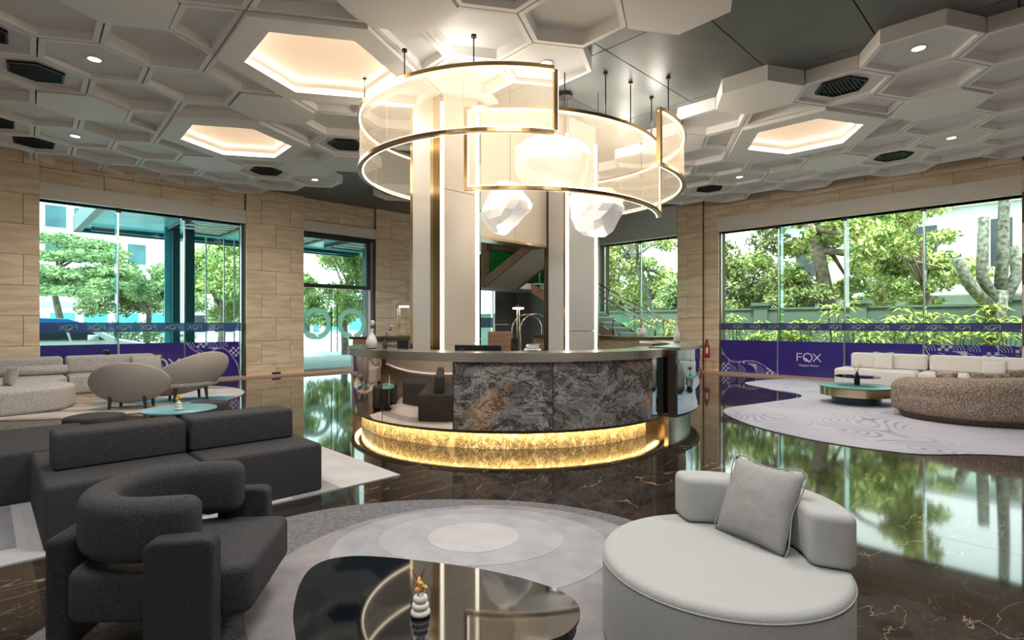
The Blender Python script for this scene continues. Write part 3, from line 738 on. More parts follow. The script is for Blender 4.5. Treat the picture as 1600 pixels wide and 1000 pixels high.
obj('end_post', G().arc(O, RC-.5, RC+.03, A1, A1+.022, 0, 1.119, 2), 'dark_bronze', ct)
# right-hand section
C2, R2 = (.40, 9.2), 2.66
s2 = thing('side_counter', 'mirrored side section of the counter by the white bottle vase', 'reception counter', (C2[0], C2[1], 0))
b0, b1 = ang_at(1059, R2, C2), rd(25)
obj('worktop', G().arc(O, R2-.45, R2+.04, b0, b1, 1.14, 1.18, 40), 'steel', s2)
obj('mirror_panel', G().arc(O, R2-.03, R2, b0, b0+.30, .27, 1.139, 16), 'mirror_blue', s2, smooth=True, auto=True)
obj('mirror_panel', G().arc(O, R2-.03, R2, b0+.305, b1, .27, 1.139, 30), 'mirror_blue', s2, smooth=True, auto=True)
obj('carcass', G().arc(O, R2-.15, R2-.035, b0, b1, .22, 1.139, 30), 'wood_dark', s2)
obj('kick_panel', G().arc(O, R2-.2, R2-.14, b0, b1, 0, .27, 30), 'steel', s2)
# rear counter
C3, R3 = (0.0, 9.6), 3.25
s3 = thing('rear_counter', 'rear counter with bronze top behind the pillars', 'reception counter', (C3[0], C3[1], 0))
for x, (a, b) in enumerate(((rd(14), rd(80)), (rd(118), rd(165)))):
    obj('worktop', G().arc(O, R3-.55, R3+.03, a, b, 1.20, 1.245, 40), 'dark_bronze', s3)
    obj('front_panel', G().arc(O, R3-.45, R3-.05, a, b, 0, 1.20, 40), 'wood_tan' if x == 0 else 'wood_brown', s3)

# ------------------------------------------------------------------ ring lamps
def ring_lamp(label, c, R, a0, a1, z0, z1, panels, rods, ceil_z=5.29, power=1.0):
    t = thing('ring_chandelier', label, 'chandelier', (c[0], c[1], z0))
    hz = z1-z0; n = int(abs(a1-a0)*22)
    for nm, za, zb in (('bottom_rail', 0, .05), ('top_rail', hz-.05, hz)):
        obj(nm, G().arc(O, R-.035, R+.035, a0, a1, za, zb, n), 'bronze', t)
    for za in (.050, hz-.066): obj('light_strip', G().arc(O, R-.012, R+.012, a0, a1, za, za+.016, n), 'led_warm', t)
    obj('light_strip', G().arc(O, R-.055, R-.036, a0, a1, .004, .022, n), 'led_warm', t)
    for a in (a0, a1):
        s_ = 1 if a == a0 else -1
        obj('end_rail', G().arc(O, R-.035, R+.035, a, a+s_*.05/R, .05, hz-.05, 1), 'bronze', t)
        obj('light_strip', G().arc(O, R-.010, R+.010, a+s_*.05/R, a+s_*.064/R, .05, hz-.05, 1), 'led_warm', t)
    for k in range(panels):
        pa, pb = a0+.03+(a1-a0-.06)*k/panels, a0+.03+(a1-a0-.06)*(k+1)/panels
        obj('acrylic_panel', G().arc(O, R-.003, R+.003, pa+.001, pb-.001, .06, hz-.06, 12), 'lit_acrylic', t, smooth=True, auto=True)
    for a in rods:
        p = (R*math.cos(a), R*math.sin(a)); top = ceil_z-z0
        r_ = obj('hanging_rod', G().tube([(p[0],p[1],hz),(p[0],p[1],top)], .009, 6), 'black_metal', t, smooth=True)
        obj('ceiling_cup', G().cyl(.035, top-.03, top, 12, p), 'black_metal', r_)
    for k in (0, 1, 2):              # the light the rails throw, spread over the ring
        a = a0+(a1-a0)*(k+.5)/3
        ld = bpy.data.lights.new('ring_glow', 'POINT'); ld.energy = RING_W*power; ld.shadow_soft_size = .12; ld.color = (1, .92, .80)
        lo = bpy.data.objects.new('ring_glow', ld); col.objects.link(lo); lo.parent = t; lo.location = ((R-.45)*math.cos(a), (R-.45)*math.sin(a), hz+.12)
    return t
CAc, CBc, CCc = (-.157, 8.95), (0, 10.5), (.47, 10.0)
ring_lamp('upper left ring lamp of lit acrylic, nearest the camera', CAc, 2.29, rd(-72.8), rd(-282), 3.88, 4.74, 7, [rd(-123), rd(-98), rd(-150), rd(140)], 5.09, .45)
ring_lamp('lower ring lamp of lit acrylic reaching down to the right', CBc, 2.78, rd(-104.3), rd(-15), 3.43, 4.64, 5, [rd(-74), rd(-59.5), rd(-48), rd(-33)], 5.29, .8)
ring_lamp('upper right ring lamp of lit acrylic turning back behind', CCc, 2.6, rd(-48.5), rd(108), 3.88, 4.75, 5, [rd(-42), rd(-10), rd(30), rd(80)], 5.29)
for px, py in ((883,148),):
    p = at(px, py, 5.27); cup = thing('ceiling_cup', 'black round ceiling cup with wires behind the ring lamps', 'ceiling fitting', (p.x, p.y, 5.22))
    obj('cup', G().cyl(.13, 0, .05, 24), 'black_metal', cup); 
    for q in range(3): obj('wire', G().tube([(.04*q-.04,0,-.9),(.04*q-.04,.02,0)], .004, 5), 'black_metal', cup)
def crumple(label, c, sx, sy, sz, seed):
    t = thing('paper_lamp', label, 'pendant lamp', c, 0)
    b = bmesh.new(); bmesh.ops.create_icosphere(b, subdivisions=3, radius=1); r_ = random.Random(seed)
    planes = [Vector((r_.gauss(0,1), r_.gauss(0,1), r_.gauss(0,1))).normalized() for _ in range(15)]
    off = [r_.uniform(.62, .95) for _ in planes]
    for v in b.verts:
        d = v.co.normalized(); k = min([o/max(1e-3, d.dot(p)) for p, o in zip(planes, off) if d.dot(p) > .2]+[1.15])
        k *= 1+.10*noise.noise(d*2.3+Vector((seed,0,0)))
        v.co = Vector((d.x*k*sx, d.y*k*sy, d.z*k*sz))
    me = bpy.data.meshes.new('shade'); b.to_mesh(me); b.free(); me.materials.append(MATS['paper_glow']); link('shade', me, t)
    obj('cable', G().tube([(0,0,sz*.8),(0,0,5.27-c[2])], .006, 6), 'black_metal', t)
    ld = bpy.data.lights.new('bulb', 'POINT'); ld.energy = 2.5; ld.shadow_soft_size = .04; ld.color = (1,.9,.75)
    lo = bpy.data.objects.new('bulb', ld); col.objects.link(lo); lo.parent = t; lo.location = (0,-.1,-sz*1.35)
crumple('largest crumpled white paper lamp, highest of the three', (.69, 8.7, 4.06), .66, .45, .47, 3)
crumple('crumpled white paper lamp in front of the opening, lowest left', (-.03, 8.6, 3.40), .44, .34, .45, 8)
crumple('crumpled white paper lamp beside the right pillar', (1.40, 8.75, 3.36), .52, .42, .38, 12)

# ------------------------------------------------------------------ rugs
rug = thing('round_rug', 'grey rug of nested pale ovals under the black glass table', 'rug', (-.35, 2.8, 0))
def ov(nm, cx, cy, a, b, z, m, e=2.0): obj(nm, G().prism(ellipse(cx+.35, cy-2.8, a, b, 96, e), z-.004, z), m, rug)
ov('pile_base', -.45, 2.67, 1.85, 1.90, .008, 'rug_edge', 2.3); ov('oval', -.20, 3.22, 1.27, 1.20, .010, 'rug_a'); ov('oval', -.27, 3.62, .93, .72, .012, 'rug_b')
ov('oval', -.28, 3.75, .64, .45, .014, 'rug_c'); ov('oval', -.27, 3.755, .315, .26, .016, 'rug_d')
def poly_thing(name, label, pts, z, m, cat='rug', grp=None, zb=0.0):
    cx = sum(p[0] for p in pts)/len(pts); cy = sum(p[1] for p in pts)/len(pts)
    o = obj(name, G().prism([(p[0]-cx, p[1]-cy) for p in pts], zb, z), m); o.location = (cx, cy, 0); return tag(o, label, cat, grp)
PS = Vector((-3.05, 3.50)); E1, E2 = Vector((CA, SA)), Vector((-SA, CA))
def sf(a, b): p = PS+E1*a+E2*b; return (p.x, p.y)
rug2 = thing('flat_rug', 'pale grey rectangular rug with darker bands under the dark sofa', 'rug', (*sf(0,0), 0), AL)
RC_ = Vector((-1.11, 5.32)); rr_ = (RC_-PS).dot(E1), (RC_-PS).dot(E2)
obj('pile', G().box(-3.2, rr_[0], rr_[1], rr_[1]+3.4, 0, .010), 'rug_light', rug2)
for a, b, c, d in ((rr_[0]-1.05, rr_[0]-.62, rr_[1], rr_[1]+3.4), (-1.3,-.28, rr_[1]+.42, rr_[1]+.78), (-.42,-.12, rr_[1]+.30, rr_[1]+1.6), (-2.6,-1.0, rr_[1]+.95, rr_[1]+1.25)):
    obj('band', G().box(a, b, c, min(d, rr_[1]+3.39), .010, .0115), 'rug_band', rug2)
px_out = [(1600,590),(1400,588),(1300,590),(1235,592),(1165,598),(1195,607),(1237,614),(1253,619),(1240,623.5),(1180,632),(1138,638),(1131,644.5),(1144,653.5),(1180,667),(1240,682),(1312,695.5),(1390,706),(1450,711),(1600,714)]
pts = [at(x, y)[:2] for x, y in px_out] + [(8.5, 5.0), (10.5, 5.0), (12.4, 8.0), (12.0, 10.4)]
pts = [W(*(min(15.6, UV(p)[0]), UV(p)[1]))[:2] for p in pts]
pts = [(p.x, p.y) for p in spline([Vector(p) for p in pts], 5)]
o = poly_thing('wave_rug', 'free-form lilac white rug with wave pattern on the right', pts, .012, 'wave_rug')
obj('rug_backing', G().prism([(x*1.002, y*1.002) for x, y in [(p[0]-sum(q[0] for q in pts)/len(pts), p[1]-sum(q[1] for q in pts)/len(pts)) for p in pts]], .0, .006), 'wood_dark', o)
rug3 = thing('round_rug', 'round brown rug with blue and pale stripes at far left', 'rug', (-8.0, 10.7, 0))
def rband(x0, x1, y0, y1, m, z):      # straight stripes cut to the circle
    g = G(); R = 2.38; v = []
    n = 20; top = []; bot = []
    for k in range(n+1):
        x = x0+(x1-x0)*k/n; h = math.sqrt(max(0, R*R-x*x)); a, b = max(-h, y0+.25*x), min(h, y1+.25*x)
        if b > a: top.append((x,b)); bot.append((x,a))
    if len(top) > 2: obj('stripe', g.prism(bot+top[::-1], z-.002, z), m, rug3)
obj('pile', G().prism(ellipse(0, 0, 2.4, 2.4, 96), 0, .010), 'rug_brown', rug3)
rband(.2, 2.37, -.9, -.2, 'rug_blue', .012); rband(.9, 2.37, -.15, .5, 'rug_pale', .012); rband(.4, 2.37, .55, 1.3, 'rug_pale', .012); rband(-2.3, 2.3, -2.3, -1.75, 'rug_pale', .012); rband(-1.6, .6, -1.5, -1.2, 'rug_pale', .012)

# ------------------------------------------------------------------ round sofa, front right
rs = thing('round_sofa', 'round pale grey daybed sofa with curved back in front', 'sofa', (.98, 2.536, 0))
obj('seat', G().soft(ellipse(0, 0, .545, .545, 72), .02, .42, .035, 5, rb=.03), 'fabric_light', rs, smooth=True)
obj('plinth', G().cyl(.48, 0, .03, 40), 'wood_dark', rs)
g = G(); pth = [(.545*math.cos(math.radians(a)), .545*math.sin(math.radians(a)), .385) for a in range(0, 360, 5)]; obj('piping', g.tube(pth, .004, 5, close=True), 'fabric_light', rs, smooth=True)
def arc_outline(r0, r1, a0, a1, rc, n=28, c=(0,0)):
    P = lambda r, a: Vector((r*math.cos(a)+c[0], r*math.sin(a)+c[1]))
    out = []
    def corner(p0, p, p1): out.extend([p0*(1-t)**2+p*2*t*(1-t)+p1*t*t for t in (0,.2,.4,.6,.8,1)])
    d1, d0 = rc/r1, rc/r0
    out += [P(r1, a0+d1+(a1-a0-2*d1)*k/n) for k in range(n+1)]
    corner(P(r1, a1-d1), P(r1, a1), P(r1-rc, a1)); corner(P(r0+rc, a1), P(r0, a1), P(r0, a1-d0))
    out += [P(r0, a1-d0+(a0-a1+2*d0)*k/n) for k in range(1, n)]
    corner(P(r0, a0+d0), P(r0, a0), P(r0+rc, a0)); corner(P(r1-rc, a0), P(r1, a0), P(r1, a0+d1))
    q = [out[0]]
    for p in out[1:]:
        if (p-q[-1]).length > .002: q.append(p)
    if (q[0]-q[-1]).length < .002: q.pop()
    return [(p.x, p.y) for p in q]
obj('backrest', G().soft(arc_outline(.365, .56, rd(-24), rd(96), .06, 24), .422, .665, .035, 5), 'fabric_light', rs, smooth=True)
def cushion(name, label, p, size, rz, tilt, m, grp=None, thick=.15, parent=None, h=None, roll=0):
    n = 22; v = []; f = []; hw, hh = size/2, (h or size)/2
    for s_ in (1, -1):
        for i in range(n+1):
            for j in range(n+1):
                x, y = -1+2*i/n, -1+2*j/n
                e = (1-x*x)*(1-y*y); t = thick*.5*(max(0,e))**.42
                pull = 1-.07*(1-abs(x)**6)*(abs(y)**2)*1 -.0
                px_ = x*(1-.07*(1-x*x)*0-.06*(1-y*y)*-1*0)*(.93+.07*abs(y)**1.5 if abs(x) > .001 else 1); py_ = y*(.93+.07*abs(x)**1.5)
                w = .004*noise.noise(Vector((x*4, y*4, s_*3+size)))*(1 if e > 0 else 0)
                v.append((px_*hw, s_*(t+w) if e > 0 else 0, py_*hh+hh*.98))
    for s_ in (0, 1):
        o_ = s_*(n+1)**2
        for i in range(n):
            for j in range(n):
                a = o_+i*(n+1)+j; f.append((a, a+n+1, a+n+2, a+1) if s_ else (a, a+1, a+n+2, a+n+1))
    o = obj(name, G().add(v, f), m, smooth=True)
    bm = bmesh.new(); bm.from_mesh(o.data); bmesh.ops.remove_doubles(bm, verts=bm.verts, dist=.0004); bmesh.ops.recalc_face_normals(bm, faces=bm.faces); bm.to_mesh(o.data); bm.free()
    o.data.polygons.foreach_set('use_smooth', [True]*len(o.data.polygons))
    o.rotation_mode = 'QUATERNION'; R_ = Matrix.Rotation(rz, 4, 'Z') @ Matrix.Rotation(-tilt, 4, 'X') @ Matrix.Rotation(roll, 4, 'Y'); o.rotation_quaternion = R_.to_quaternion(); o.location = p
    e_ = G(); pth = [(hw*x, 0, hh*.98+hh*z) for x, z in ((-1,-1),(0,-.93),(1,-1),(.93,0),(1,1),(0,.93),(-1,1),(-.93,0))]
    pth = [tuple(q) for q in spline([Vector(q) for q in pth], 6)]
    if size > .35 and thick > .12: obj('seam_piping', G().tube(pth, .0035, 5, close=True), m, o, smooth=True)
    return tag(o, label, 'cushion', grp)
dx = Vector((1.26-1.09, 2.50-2.83)); ang = math.atan2(dx.y, dx.x)
cushion('cushion', 'square grey linen cushion leaning on the round daybed back', (1.165, 2.66, .421), .40, ang, rd(24), 'fabric_cushion')

# ------------------------------------------------------------------ dark armchair, front left
ac = thing('armchair', 'dark grey armchair with wrap-around back and slab legs', 'armchair', (-1.66, 2.66, 0), rd(10))
seat = rpoly([(-.34,-.30),(.10,-.36),(.44,-.34),(.46,.32),(.10,.36),(-.34,.30)], [.12,.1,.07,.07,.1,.12], 6)
obj('seat', G().soft(seat, .20, .42, .035, 5), 'fabric_dark', ac, smooth=True)
U = []
for a in np.linspace(90, 270, 25): U.append((.385*math.cos(rd(a)), .385*math.sin(rd(a))))
I = [(.225*math.cos(rd(a)), .235*math.sin(rd(a))) for a in np.linspace(270, 90, 25)]
outl = rpoly([(.22,.385)]+U+[(.22,-.385),(.22,-.225)]+I+[(.22,.225)], [.075]+[0]*25+[.075,.075]+[0]*25+[.075], 6)
obj('backrest', G().soft(outl, .462, .735, .06, 6), 'fabric_dark', ac, smooth=True)
def slab_leg(x0, x1, y0, y1, z1, parent, m='fabric_dark_side'):
    g = G(); sh = rpoly([(x0,0),(x1,0),(x1,z1),(x0,z1)], [0,0,.05,.05], 6); n = len(sh)
    g.add([(x,y0,z) for x,z in sh]+[(x,y1,z) for x,z in sh], [tuple(range(n)), tuple(range(2*n-1,n-1,-1))]+[(i,(i+1)%n,n+(i+1)%n,n+i) for i in range(n)])
    return obj('leg', g, m, parent, bevel=.018, seg=3)
slab_leg(.06, .33, -.475, -.365, .60, ac); slab_leg(.06, .33, .365, .475, .56, ac)
g = G().box(-.50, -.39, -.14, .14, 0, .52); obj('leg', g, 'fabric_dark_side', ac, bevel=.03, seg=4)
g = G().tube([(0,.392,.72),(0,.3,.738),(0,.228,.70)], .003, 5); 

# ------------------------------------------------------------------ dark modular sofa
def block(name, a0, a1, b0, b1, z0, z1, parent, m='fabric_dark', r=.035):
    g = G().soft(rpoly([(a0,b0),(a1,b0),(a1,b1),(a0,b1)], .035, 4), z0, z1, r, 4, rb=.02); return obj(name, g, m, parent, smooth=True)
for nm, lab, a0, b0, parts in (
    ('modular_bench', 'dark grey double-sided bench with left of the two long backrests', 0, 0, [('seat',0,.94,0,1.36,0,.42),('backrest',.08,.925,.44,.80,.422,.69)]),
    ('modular_bench', 'dark grey double-sided bench with right-hand backrest nearest the counter', .955, 0, [('seat',0,.94,0,1.36,0,.42),('backrest',.0,.86,.44,.80,.422,.69)]),
    ('modular_bench', 'backless dark grey bench block at the left edge behind the sofa', -1.1, 1.40, [('seat',0,1.58,0,1.45,0,.42)])):
    t = thing(nm, lab, 'bench', (*sf(a0, b0), .011), AL, 'dark modular benches')
    for p in parts: block(*p, t)

# ------------------------------------------------------------------ black glass coffee table and flower vase
tp = [(460,942),(469,911),(486,887),(513,874),(551,868.5),(592,869.5),(641,874),(692,880),(744,887.5),(795,898),(826,906),(864,918.5),(891.5,932),(905,949),(903.6,970),(881,992)]
TZ = .38
tpts = [at(x, y, TZ) for x, y in tp]+[Vector((.05,1.86,0)), Vector((-.2,1.70,0)), Vector((-.5,1.66,0)), Vector((-.72,1.78,0)), at(462,1000,TZ), at(458,966,TZ)]
tpts = [(p.x+.3, p.y-2.1) for p in spline(tpts, 5)]
tb = thing('coffee_table', 'black mirror-glass free-form coffee table in the foreground', 'coffee table', (-.3, 2.1, .016))
obj('table_top', G().prism(tpts, TZ-.016-.012, TZ-.016), 'black_gloss', tb, bevel=.003)
obj('table_edge', G().prism([(x*.975, y*.975) for x, y in tpts], TZ-.016-.06, TZ-.016-.0125), 'black_metal', tb)
for x, y in ((-.22,.22),(.2,.03),(-.2,-.22)): obj('leg', G().cyl(.06, 0, TZ-.076, 24, (x,y)), 'black_metal', tb)
def ring_vase(t, s, m='white_ceramic', n=3):
    prof = [(.012,0)]; z = 0
    for k in range(n):
        r = (.038-.005*k); 
        for q in range(9): a = -pi/2+pi*q/8; prof.append((r*.62+r*.38*math.cos(a), z+.0125+.0125*math.sin(a)))
        z += .026
    prof += [(.014, z),(.018, z+.015),(.012, z+.016)]
    return obj('vase_body', G().lathe([(r*s, zz*s) for r, zz in prof], 24), m, t, smooth=True)
vz = at(657, 961, TZ)
v1 = thing('flower_vase', 'white ringed vase with yellow flowers on the black table', 'vase', (vz.x, vz.y, TZ))
ring_vase(v1, 1.0)
rf = random.Random(4)
def blooms(t, c, R, n, r, m, name='flower'):
    for k in range(n):
        d = Vector((rf.gauss(0,1), rf.gauss(0,1), rf.gauss(0,1)+.3)).normalized(); p = Vector(c)+d*R*rf.uniform(.6,1)
        b = bmesh.new(); bmesh.ops.create_icosphere(b, subdivisions=2, radius=r)
        for v in b.verts: v.co *= 1+.28*noise.noise(v.co*(2.2/r)+Vector((k,0,0)))
        me = bpy.data.meshes.new(name); b.to_mesh(me); b.free(); me.materials.append(MATS[m]); o = link(name, me, t); o.location = p
blooms(v1, (0,0,.115), .022, 9, .0105, 'flower_yellow')
for q in (((0,0,.09),(-.015,.004,.14),(-.035,0,.175)),((0,0,.09),(.004,0,.14),(.018,.002,.185)),((0,0,.09),(.0,.01,.14),(.008,.004,.172))):
    obj('stem', G().tube([Vector(a) for a in q], [.0025,.0025,.001], 5), 'stem_red', v1)

# ------------------------------------------------------------------ right side seating
def room_outline(pts, r): return rpoly(pts, r, 6)
sw = thing('curved_sofa', 'long white curved sofa along the right window', 'sofa', (0,0,.012), AL)
obj('seat', G().soft(room_outline([(14.85,3.85),(14.85,2.22),(15.85,2.22),(15.85,3.85)], [.12,.05,.05,.12]), 0, .41, .06, 5), 'fabric_white', sw, smooth=True)
obj('seat', G().soft(room_outline([(14.85,2.19),(14.85,1.2),(14.7,.2),(14.1,-.7),(13.3,-1.3),(13.9,-2.1),(15.0,-1.3),(15.7,-.1),(15.85,1.1),(15.85,2.19)], [.05,.5,.5,.5,.1,.1,.5,.5,.5,.05]), 0, .41, .06, 5), 'fabric_white', sw, smooth=True)
obj('backrest', G().soft(room_outline([(15.42,3.62),(15.42,2.10),(15.80,2.10),(15.80,3.62)], .08), .412, .77, .06, 5), 'fabric_white', sw, smooth=True)
obj('backrest', G().soft(room_outline([(15.42,2.06),(15.42,1.1),(15.2,.1),(14.6,-.8),(13.9,-1.5),(14.15,-1.85),(14.95,-1.1),(15.62,0),(15.80,1.05),(15.80,2.06)], [.08,.5,.5,.5,.1,.1,.5,.5,.5,.08]), .412, .77, .06, 5), 'fabric_white', sw, smooth=True)
def wcush(lab, px, py, z, sz, rz, tilt, m, depth, thick=.14, h=None, name='cushion', grp=None, roll=0):
    Y = depth; cushion(name, lab, ((px-800)/F0*Y, Y, z), sz, rz, tilt, m, grp, thick, h=h, roll=roll)
ra = AL-pi/2
pw = [('white square cushion on the left half of the curved sofa', 15.30, 2.92, .40, None), ('cream cushion right of the sofa backrest seam', 15.28, .95, .42, .30), ('tilted white cushion near the right picture edge on the sofa', 14.95, .10, .42, .34), ('white cushion cut by the right picture edge', 14.6, -.3, .42, .32)]
for k, (lab, u, v, s_, h_) in enumerate(pw):
    p = W(u, v, .425+(.02 if k > 1 else 0)); cushion('cushion', lab, p, s_, ra-(.3 if k > 1 else 0), rd(12), 'fabric_white', 'white cushions on the curved sofa', .13, h=h_, roll=(rd(8) if k == 2 else 0))
bs = thing('curved_sofa', 'brown flecked boucle sofa seen from behind at right edge', 'sofa', (8.05, 8.75, .012))
def bean(cx, cy, pts): return [(p.x-cx, p.y-cy) for p in spline([Vector(p) for p in pts], 8)]
base = bean(8.05, 8.75, [(6.28,8.75),(6.32,8.15),(6.75,7.68),(7.5,7.45),(8.5,7.4),(9.4,7.7),(9.9,8.4),(9.8,9.2),(9.1,9.7),(8.0,9.75),(6.9,9.5)])
obj('base', G().soft([(x*.97, y*.95) for x, y in base], .0, .10, .02, 3), 'wood_dark', bs, smooth=True)
obj('seat', G().soft(base, .07, .42, .12, 5), 'boucle_brown', bs, smooth=True)
back = bean(8.05, 8.75, [(6.27,8.9),(6.26,8.45),(6.40,8.05),(6.8,7.66),(7.5,7.43),(8.5,7.38),(9.4,7.68),(9.92,8.4),(9.85,8.9),(9.45,8.85),(9.3,8.35),(8.7,8.02),(7.8,7.95),(7.0,8.2),(6.75,8.6),(6.55,9.0)])
g = G().soft(back, .09, .66, .15, 7, rb=.10)
for i, (x, y, z) in enumerate(g.v):                                     # the back rises towards the right
    top = np.interp(x, [-1.8, -1.3, -.5, .6], [.57, .66, .71, .77]); g.v[i] = (x, y, .09+(z-.09)*(top-.09)/.57)
obj('backrest', g, 'boucle_brown', bs, smooth=True)
for k, (lab, x, y, s_, hh, rz_, tl) in enumerate((('brown fur cushion at the left end of the boucle sofa', 6.95, 8.62, .30, .30, rd(-55), rd(10)), ('long brown fur cushion lying behind the boucle sofa back', 7.55, 8.42, .62, .30, rd(-8), rd(18)), ('round brown fur cushion beside the long fur cushion', 8.1, 8.55, .36, .34, rd(6), rd(14)))):
    cushion('fur_cushion', lab, (x, y, .435), s_, rz_, tl, 'fur_brown', 'fur cushions on the boucle sofa', .17, h=hh)
tc_ = at(1361, 636, 0); tt = thing('drum_table', 'teal-topped round drum table with gold band on the lilac rug', 'coffee table', (tc_.x, tc_.y+.42, .012))
obj('plinth', G().cyl(.40, 0, .15, 40), 'teal_dark', tt); obj('band', G().lathe([(.585,.15),(.60,.155),(.60,.30),(.585,.305)], 56), 'gold', tt, smooth=True, auto=True)
obj('table_top', G().lathe([(.60,.3055),(.607,.31),(.607,.322),(.60,.327)], 56), 'teal_top', tt, smooth=True, auto=True)
ts = thing('tray_stand', 'small glass tray on a black stem above the drum table', 'tray', (tc_.x+.10, tc_.y+.55, .34))
obj('stem', G().cyl(.05, 0, .15, 16), 'black_metal', ts); obj('glass_tray', G().cyl(.37, .151, .159, 48), 'glass_top', ts); obj('rim', G().arc(O, .365, .375, 0, 2*pi, .149, .162, 48), 'black_metal', ts)
bw_ = tag(obj('small_bowl', G().lathe([(.02,0),(.07,.03),(.075,.035),(.06,.03),(.01,.008)], 16), 'black_metal', smooth=True), 'small black bowl at the left end of the glass tray', 'bowl'); bw_.location = (tc_.x-.17, tc_.y+.60, .5)
tv = thing('twig_vase', 'tiny dark vase with twigs on the glass tray', 'vase', (tc_.x+.10, tc_.y+.55, .5))
obj('vase_body', G().lathe([(.02,0),(.035,.03),(.02,.07),(.012,.09)], 14), 'wood_dark', tv, smooth=True)
for a in (-.08, .03, .09): obj('twig', G().tube([(0,0,.08),(a*.5,0,.15),(a,0,.24)], .004, 5), 'wood_dark', tv)

# ------------------------------------------------------------------ far left seating
sl = thing('corner_sofa', 'light boucle corner sofa below the left window', 'sofa', (0,0,.011), AL)
obj('seat', G().soft(rpoly([(1.30,14.55),(3.25,14.55),(3.25,15.55),(1.30,15.55)], [.05,.14,.14,.05]), 0, .41, .07, 5), 'boucle_grey', sl, smooth=True)
obj('seat', G().soft(rpoly([(-.6,11.95),(.0,11.75),(1.0,12.0),(1.25,12.7),(1.0,13.6),(1.27,14.5),(1.27,15.55),(-.6,15.55)], [.1,.3,.35,.4,.5,.3,.05,.3]), 0, .41, .07, 5), 'boucle_grey', sl, smooth=True)
obj('backrest', G().soft(rpoly([(1.30,15.1),(2.95,15.1),(2.95,15.5),(1.30,15.5)], .1), .412, .78, .07, 5), 'boucle_grey', sl, smooth=True)
obj('backrest', G().soft(rpoly([(-.25,15.1),(1.26,15.1),(1.26,15.5),(-.6,15.5),(-.6,13.9),(-.25,13.9)], [.3,.1,.1,.4,.1,.1]), .412, .78, .07, 5), 'boucle_grey', sl, smooth=True)
obj('backrest', G().soft(rpoly([(-.6,12.0),(.12,12.0),(-.05,13.86),(-.6,13.86)], [.15,.25,.1,.1]), .412, .80, .10, 5), 'boucle_grey', sl, smooth=True)
p = W(.70, 14.93, .43+.10); bc = tag(obj('bolster', G().tube([(-.62,0,0),(-.60,0,0),(.60,0,0),(.62,0,0)], [.05,.10,.10,.05], 20), 'boucle_grey', smooth=True), 'grey bolster cushion on the left half of the corner sofa', 'cushion'); bc.location = p; bc.rotation_euler = (0,0,AL)
cushion('cushion', 'flat pale cushion on the corner sofa beside the lettered film', W(2.75, 14.95, .43), .62, AL, rd(14), 'boucle_grey', None, .14, h=.34)
cushion('cushion', 'small grey cushion by the armrest end of the corner sofa', W(.32, 12.9, .43), .36, AL-rd(75), rd(16), 'boucle_grey', None, .16, h=.34)
p = W(2.05, 15.3, .792); tag(obj('black_speaker', G().lathe([(.05,0),(.07,.02),(.07,.09),(.05,.11)], 16), 'screen_black', smooth=True), 'small black object on top of the corner sofa back', 'box').location = p
def shell_chair(label, c, rz, w=1.32, h=.74, z0=.12, skew=0, tilt=.16):
    t = thing('shell_chair', label, 'armchair', (c[0], c[1], .011), rz, 'oval shell chairs seen from behind')
    n, m = 40, 14; v = []; f = []
    def pt(r, a, th):
        x = r*math.cos(a)*w/2; z = r*math.sin(a)*h/2
        z += skew*x*.9*(1 if abs(x) > 0 else 0)
        y = .62*(x/(w/2))**2*w*.32 + .12*(z/(h/2))**2 + tilt*-(z)        # bent around the sitter (+y is the front)
        return (x, y+th, z0+h/2+z)
    for th, sgn in ((0,1),(.055,-1)):
        for i in range(m+1):
            r = (i/m)
            rr_ = r if sgn == 1 else r*.965
            for k in range(n): v.append(pt(rr_, 2*pi*k/n, th))
    def idx(s_, i, k): return s_*(m+1)*n+i*n+k%n
    for s_ in (0,1):
        for i in range(m):
            for k in range(n): f.append((idx(s_,i,k), idx(s_,i,k+1), idx(s_,i+1,k+1), idx(s_,i+1,k)))
    for k in range(n): f.append((idx(0,m,k), idx(0,m,k+1), idx(1,m,k+1), idx(1,m,k)))
    o = obj('shell', G().add(v, f), 'chair_shell', t, smooth=True)
    bm = bmesh.new(); bm.from_mesh(o.data); bmesh.ops.remove_doubles(bm, verts=bm.verts, dist=.0005); bm.to_mesh(o.data); bm.free(); o.data.polygons.foreach_set('use_smooth', [True]*len(o.data.polygons))
    obj('seat', G().soft(ellipse(0, .34, w*.36, .28, 40), .26, .42, .06, 4), 'boucle_grey', t, smooth=True)
    for x, y in ((-.26,.16),(.26,.16),(-.24,.52),(.24,.52)): obj('leg', G().tube([(x,y,.26),(x*1.1,y,0)], [.035,.022], 10), 'wood_dark', t)
    return t
shell_chair('oval grey shell chair, left one of the pair by the blue table', ((192-800)/F0*9.25, 9.25), rd(12), 1.32, .72, .10)
shell_chair('tilted egg-shaped grey shell chair, right one by the purple film', ((303-800)/F0*10.3, 10.3), rd(48), 1.50, .72, .17, skew=.30)
def ottoman(label, c, r):
    t = thing('ottoman', label, 'ottoman', (c[0], c[1], .011), 0, 'low round ottomans'); obj('seat', G().soft(ellipse(0,0,r,r*.95,40,2.6), .02, .40, .04, 4), 'fabric_dark', t, smooth=True); obj('plinth', G().cyl(r*.85, 0, .03, 24), 'wood_dark', t)
ottoman('dark grey round ottoman between corner sofa and benches', (-4.98, 6.42), .29)
ottoman('dark ottoman partly hidden behind the blue round table', (-4.25, 7.55), .24)
bt = thing('round_table', 'round table with blue top behind the bench backrests', 'coffee table', (-4.24, 6.86, 0))
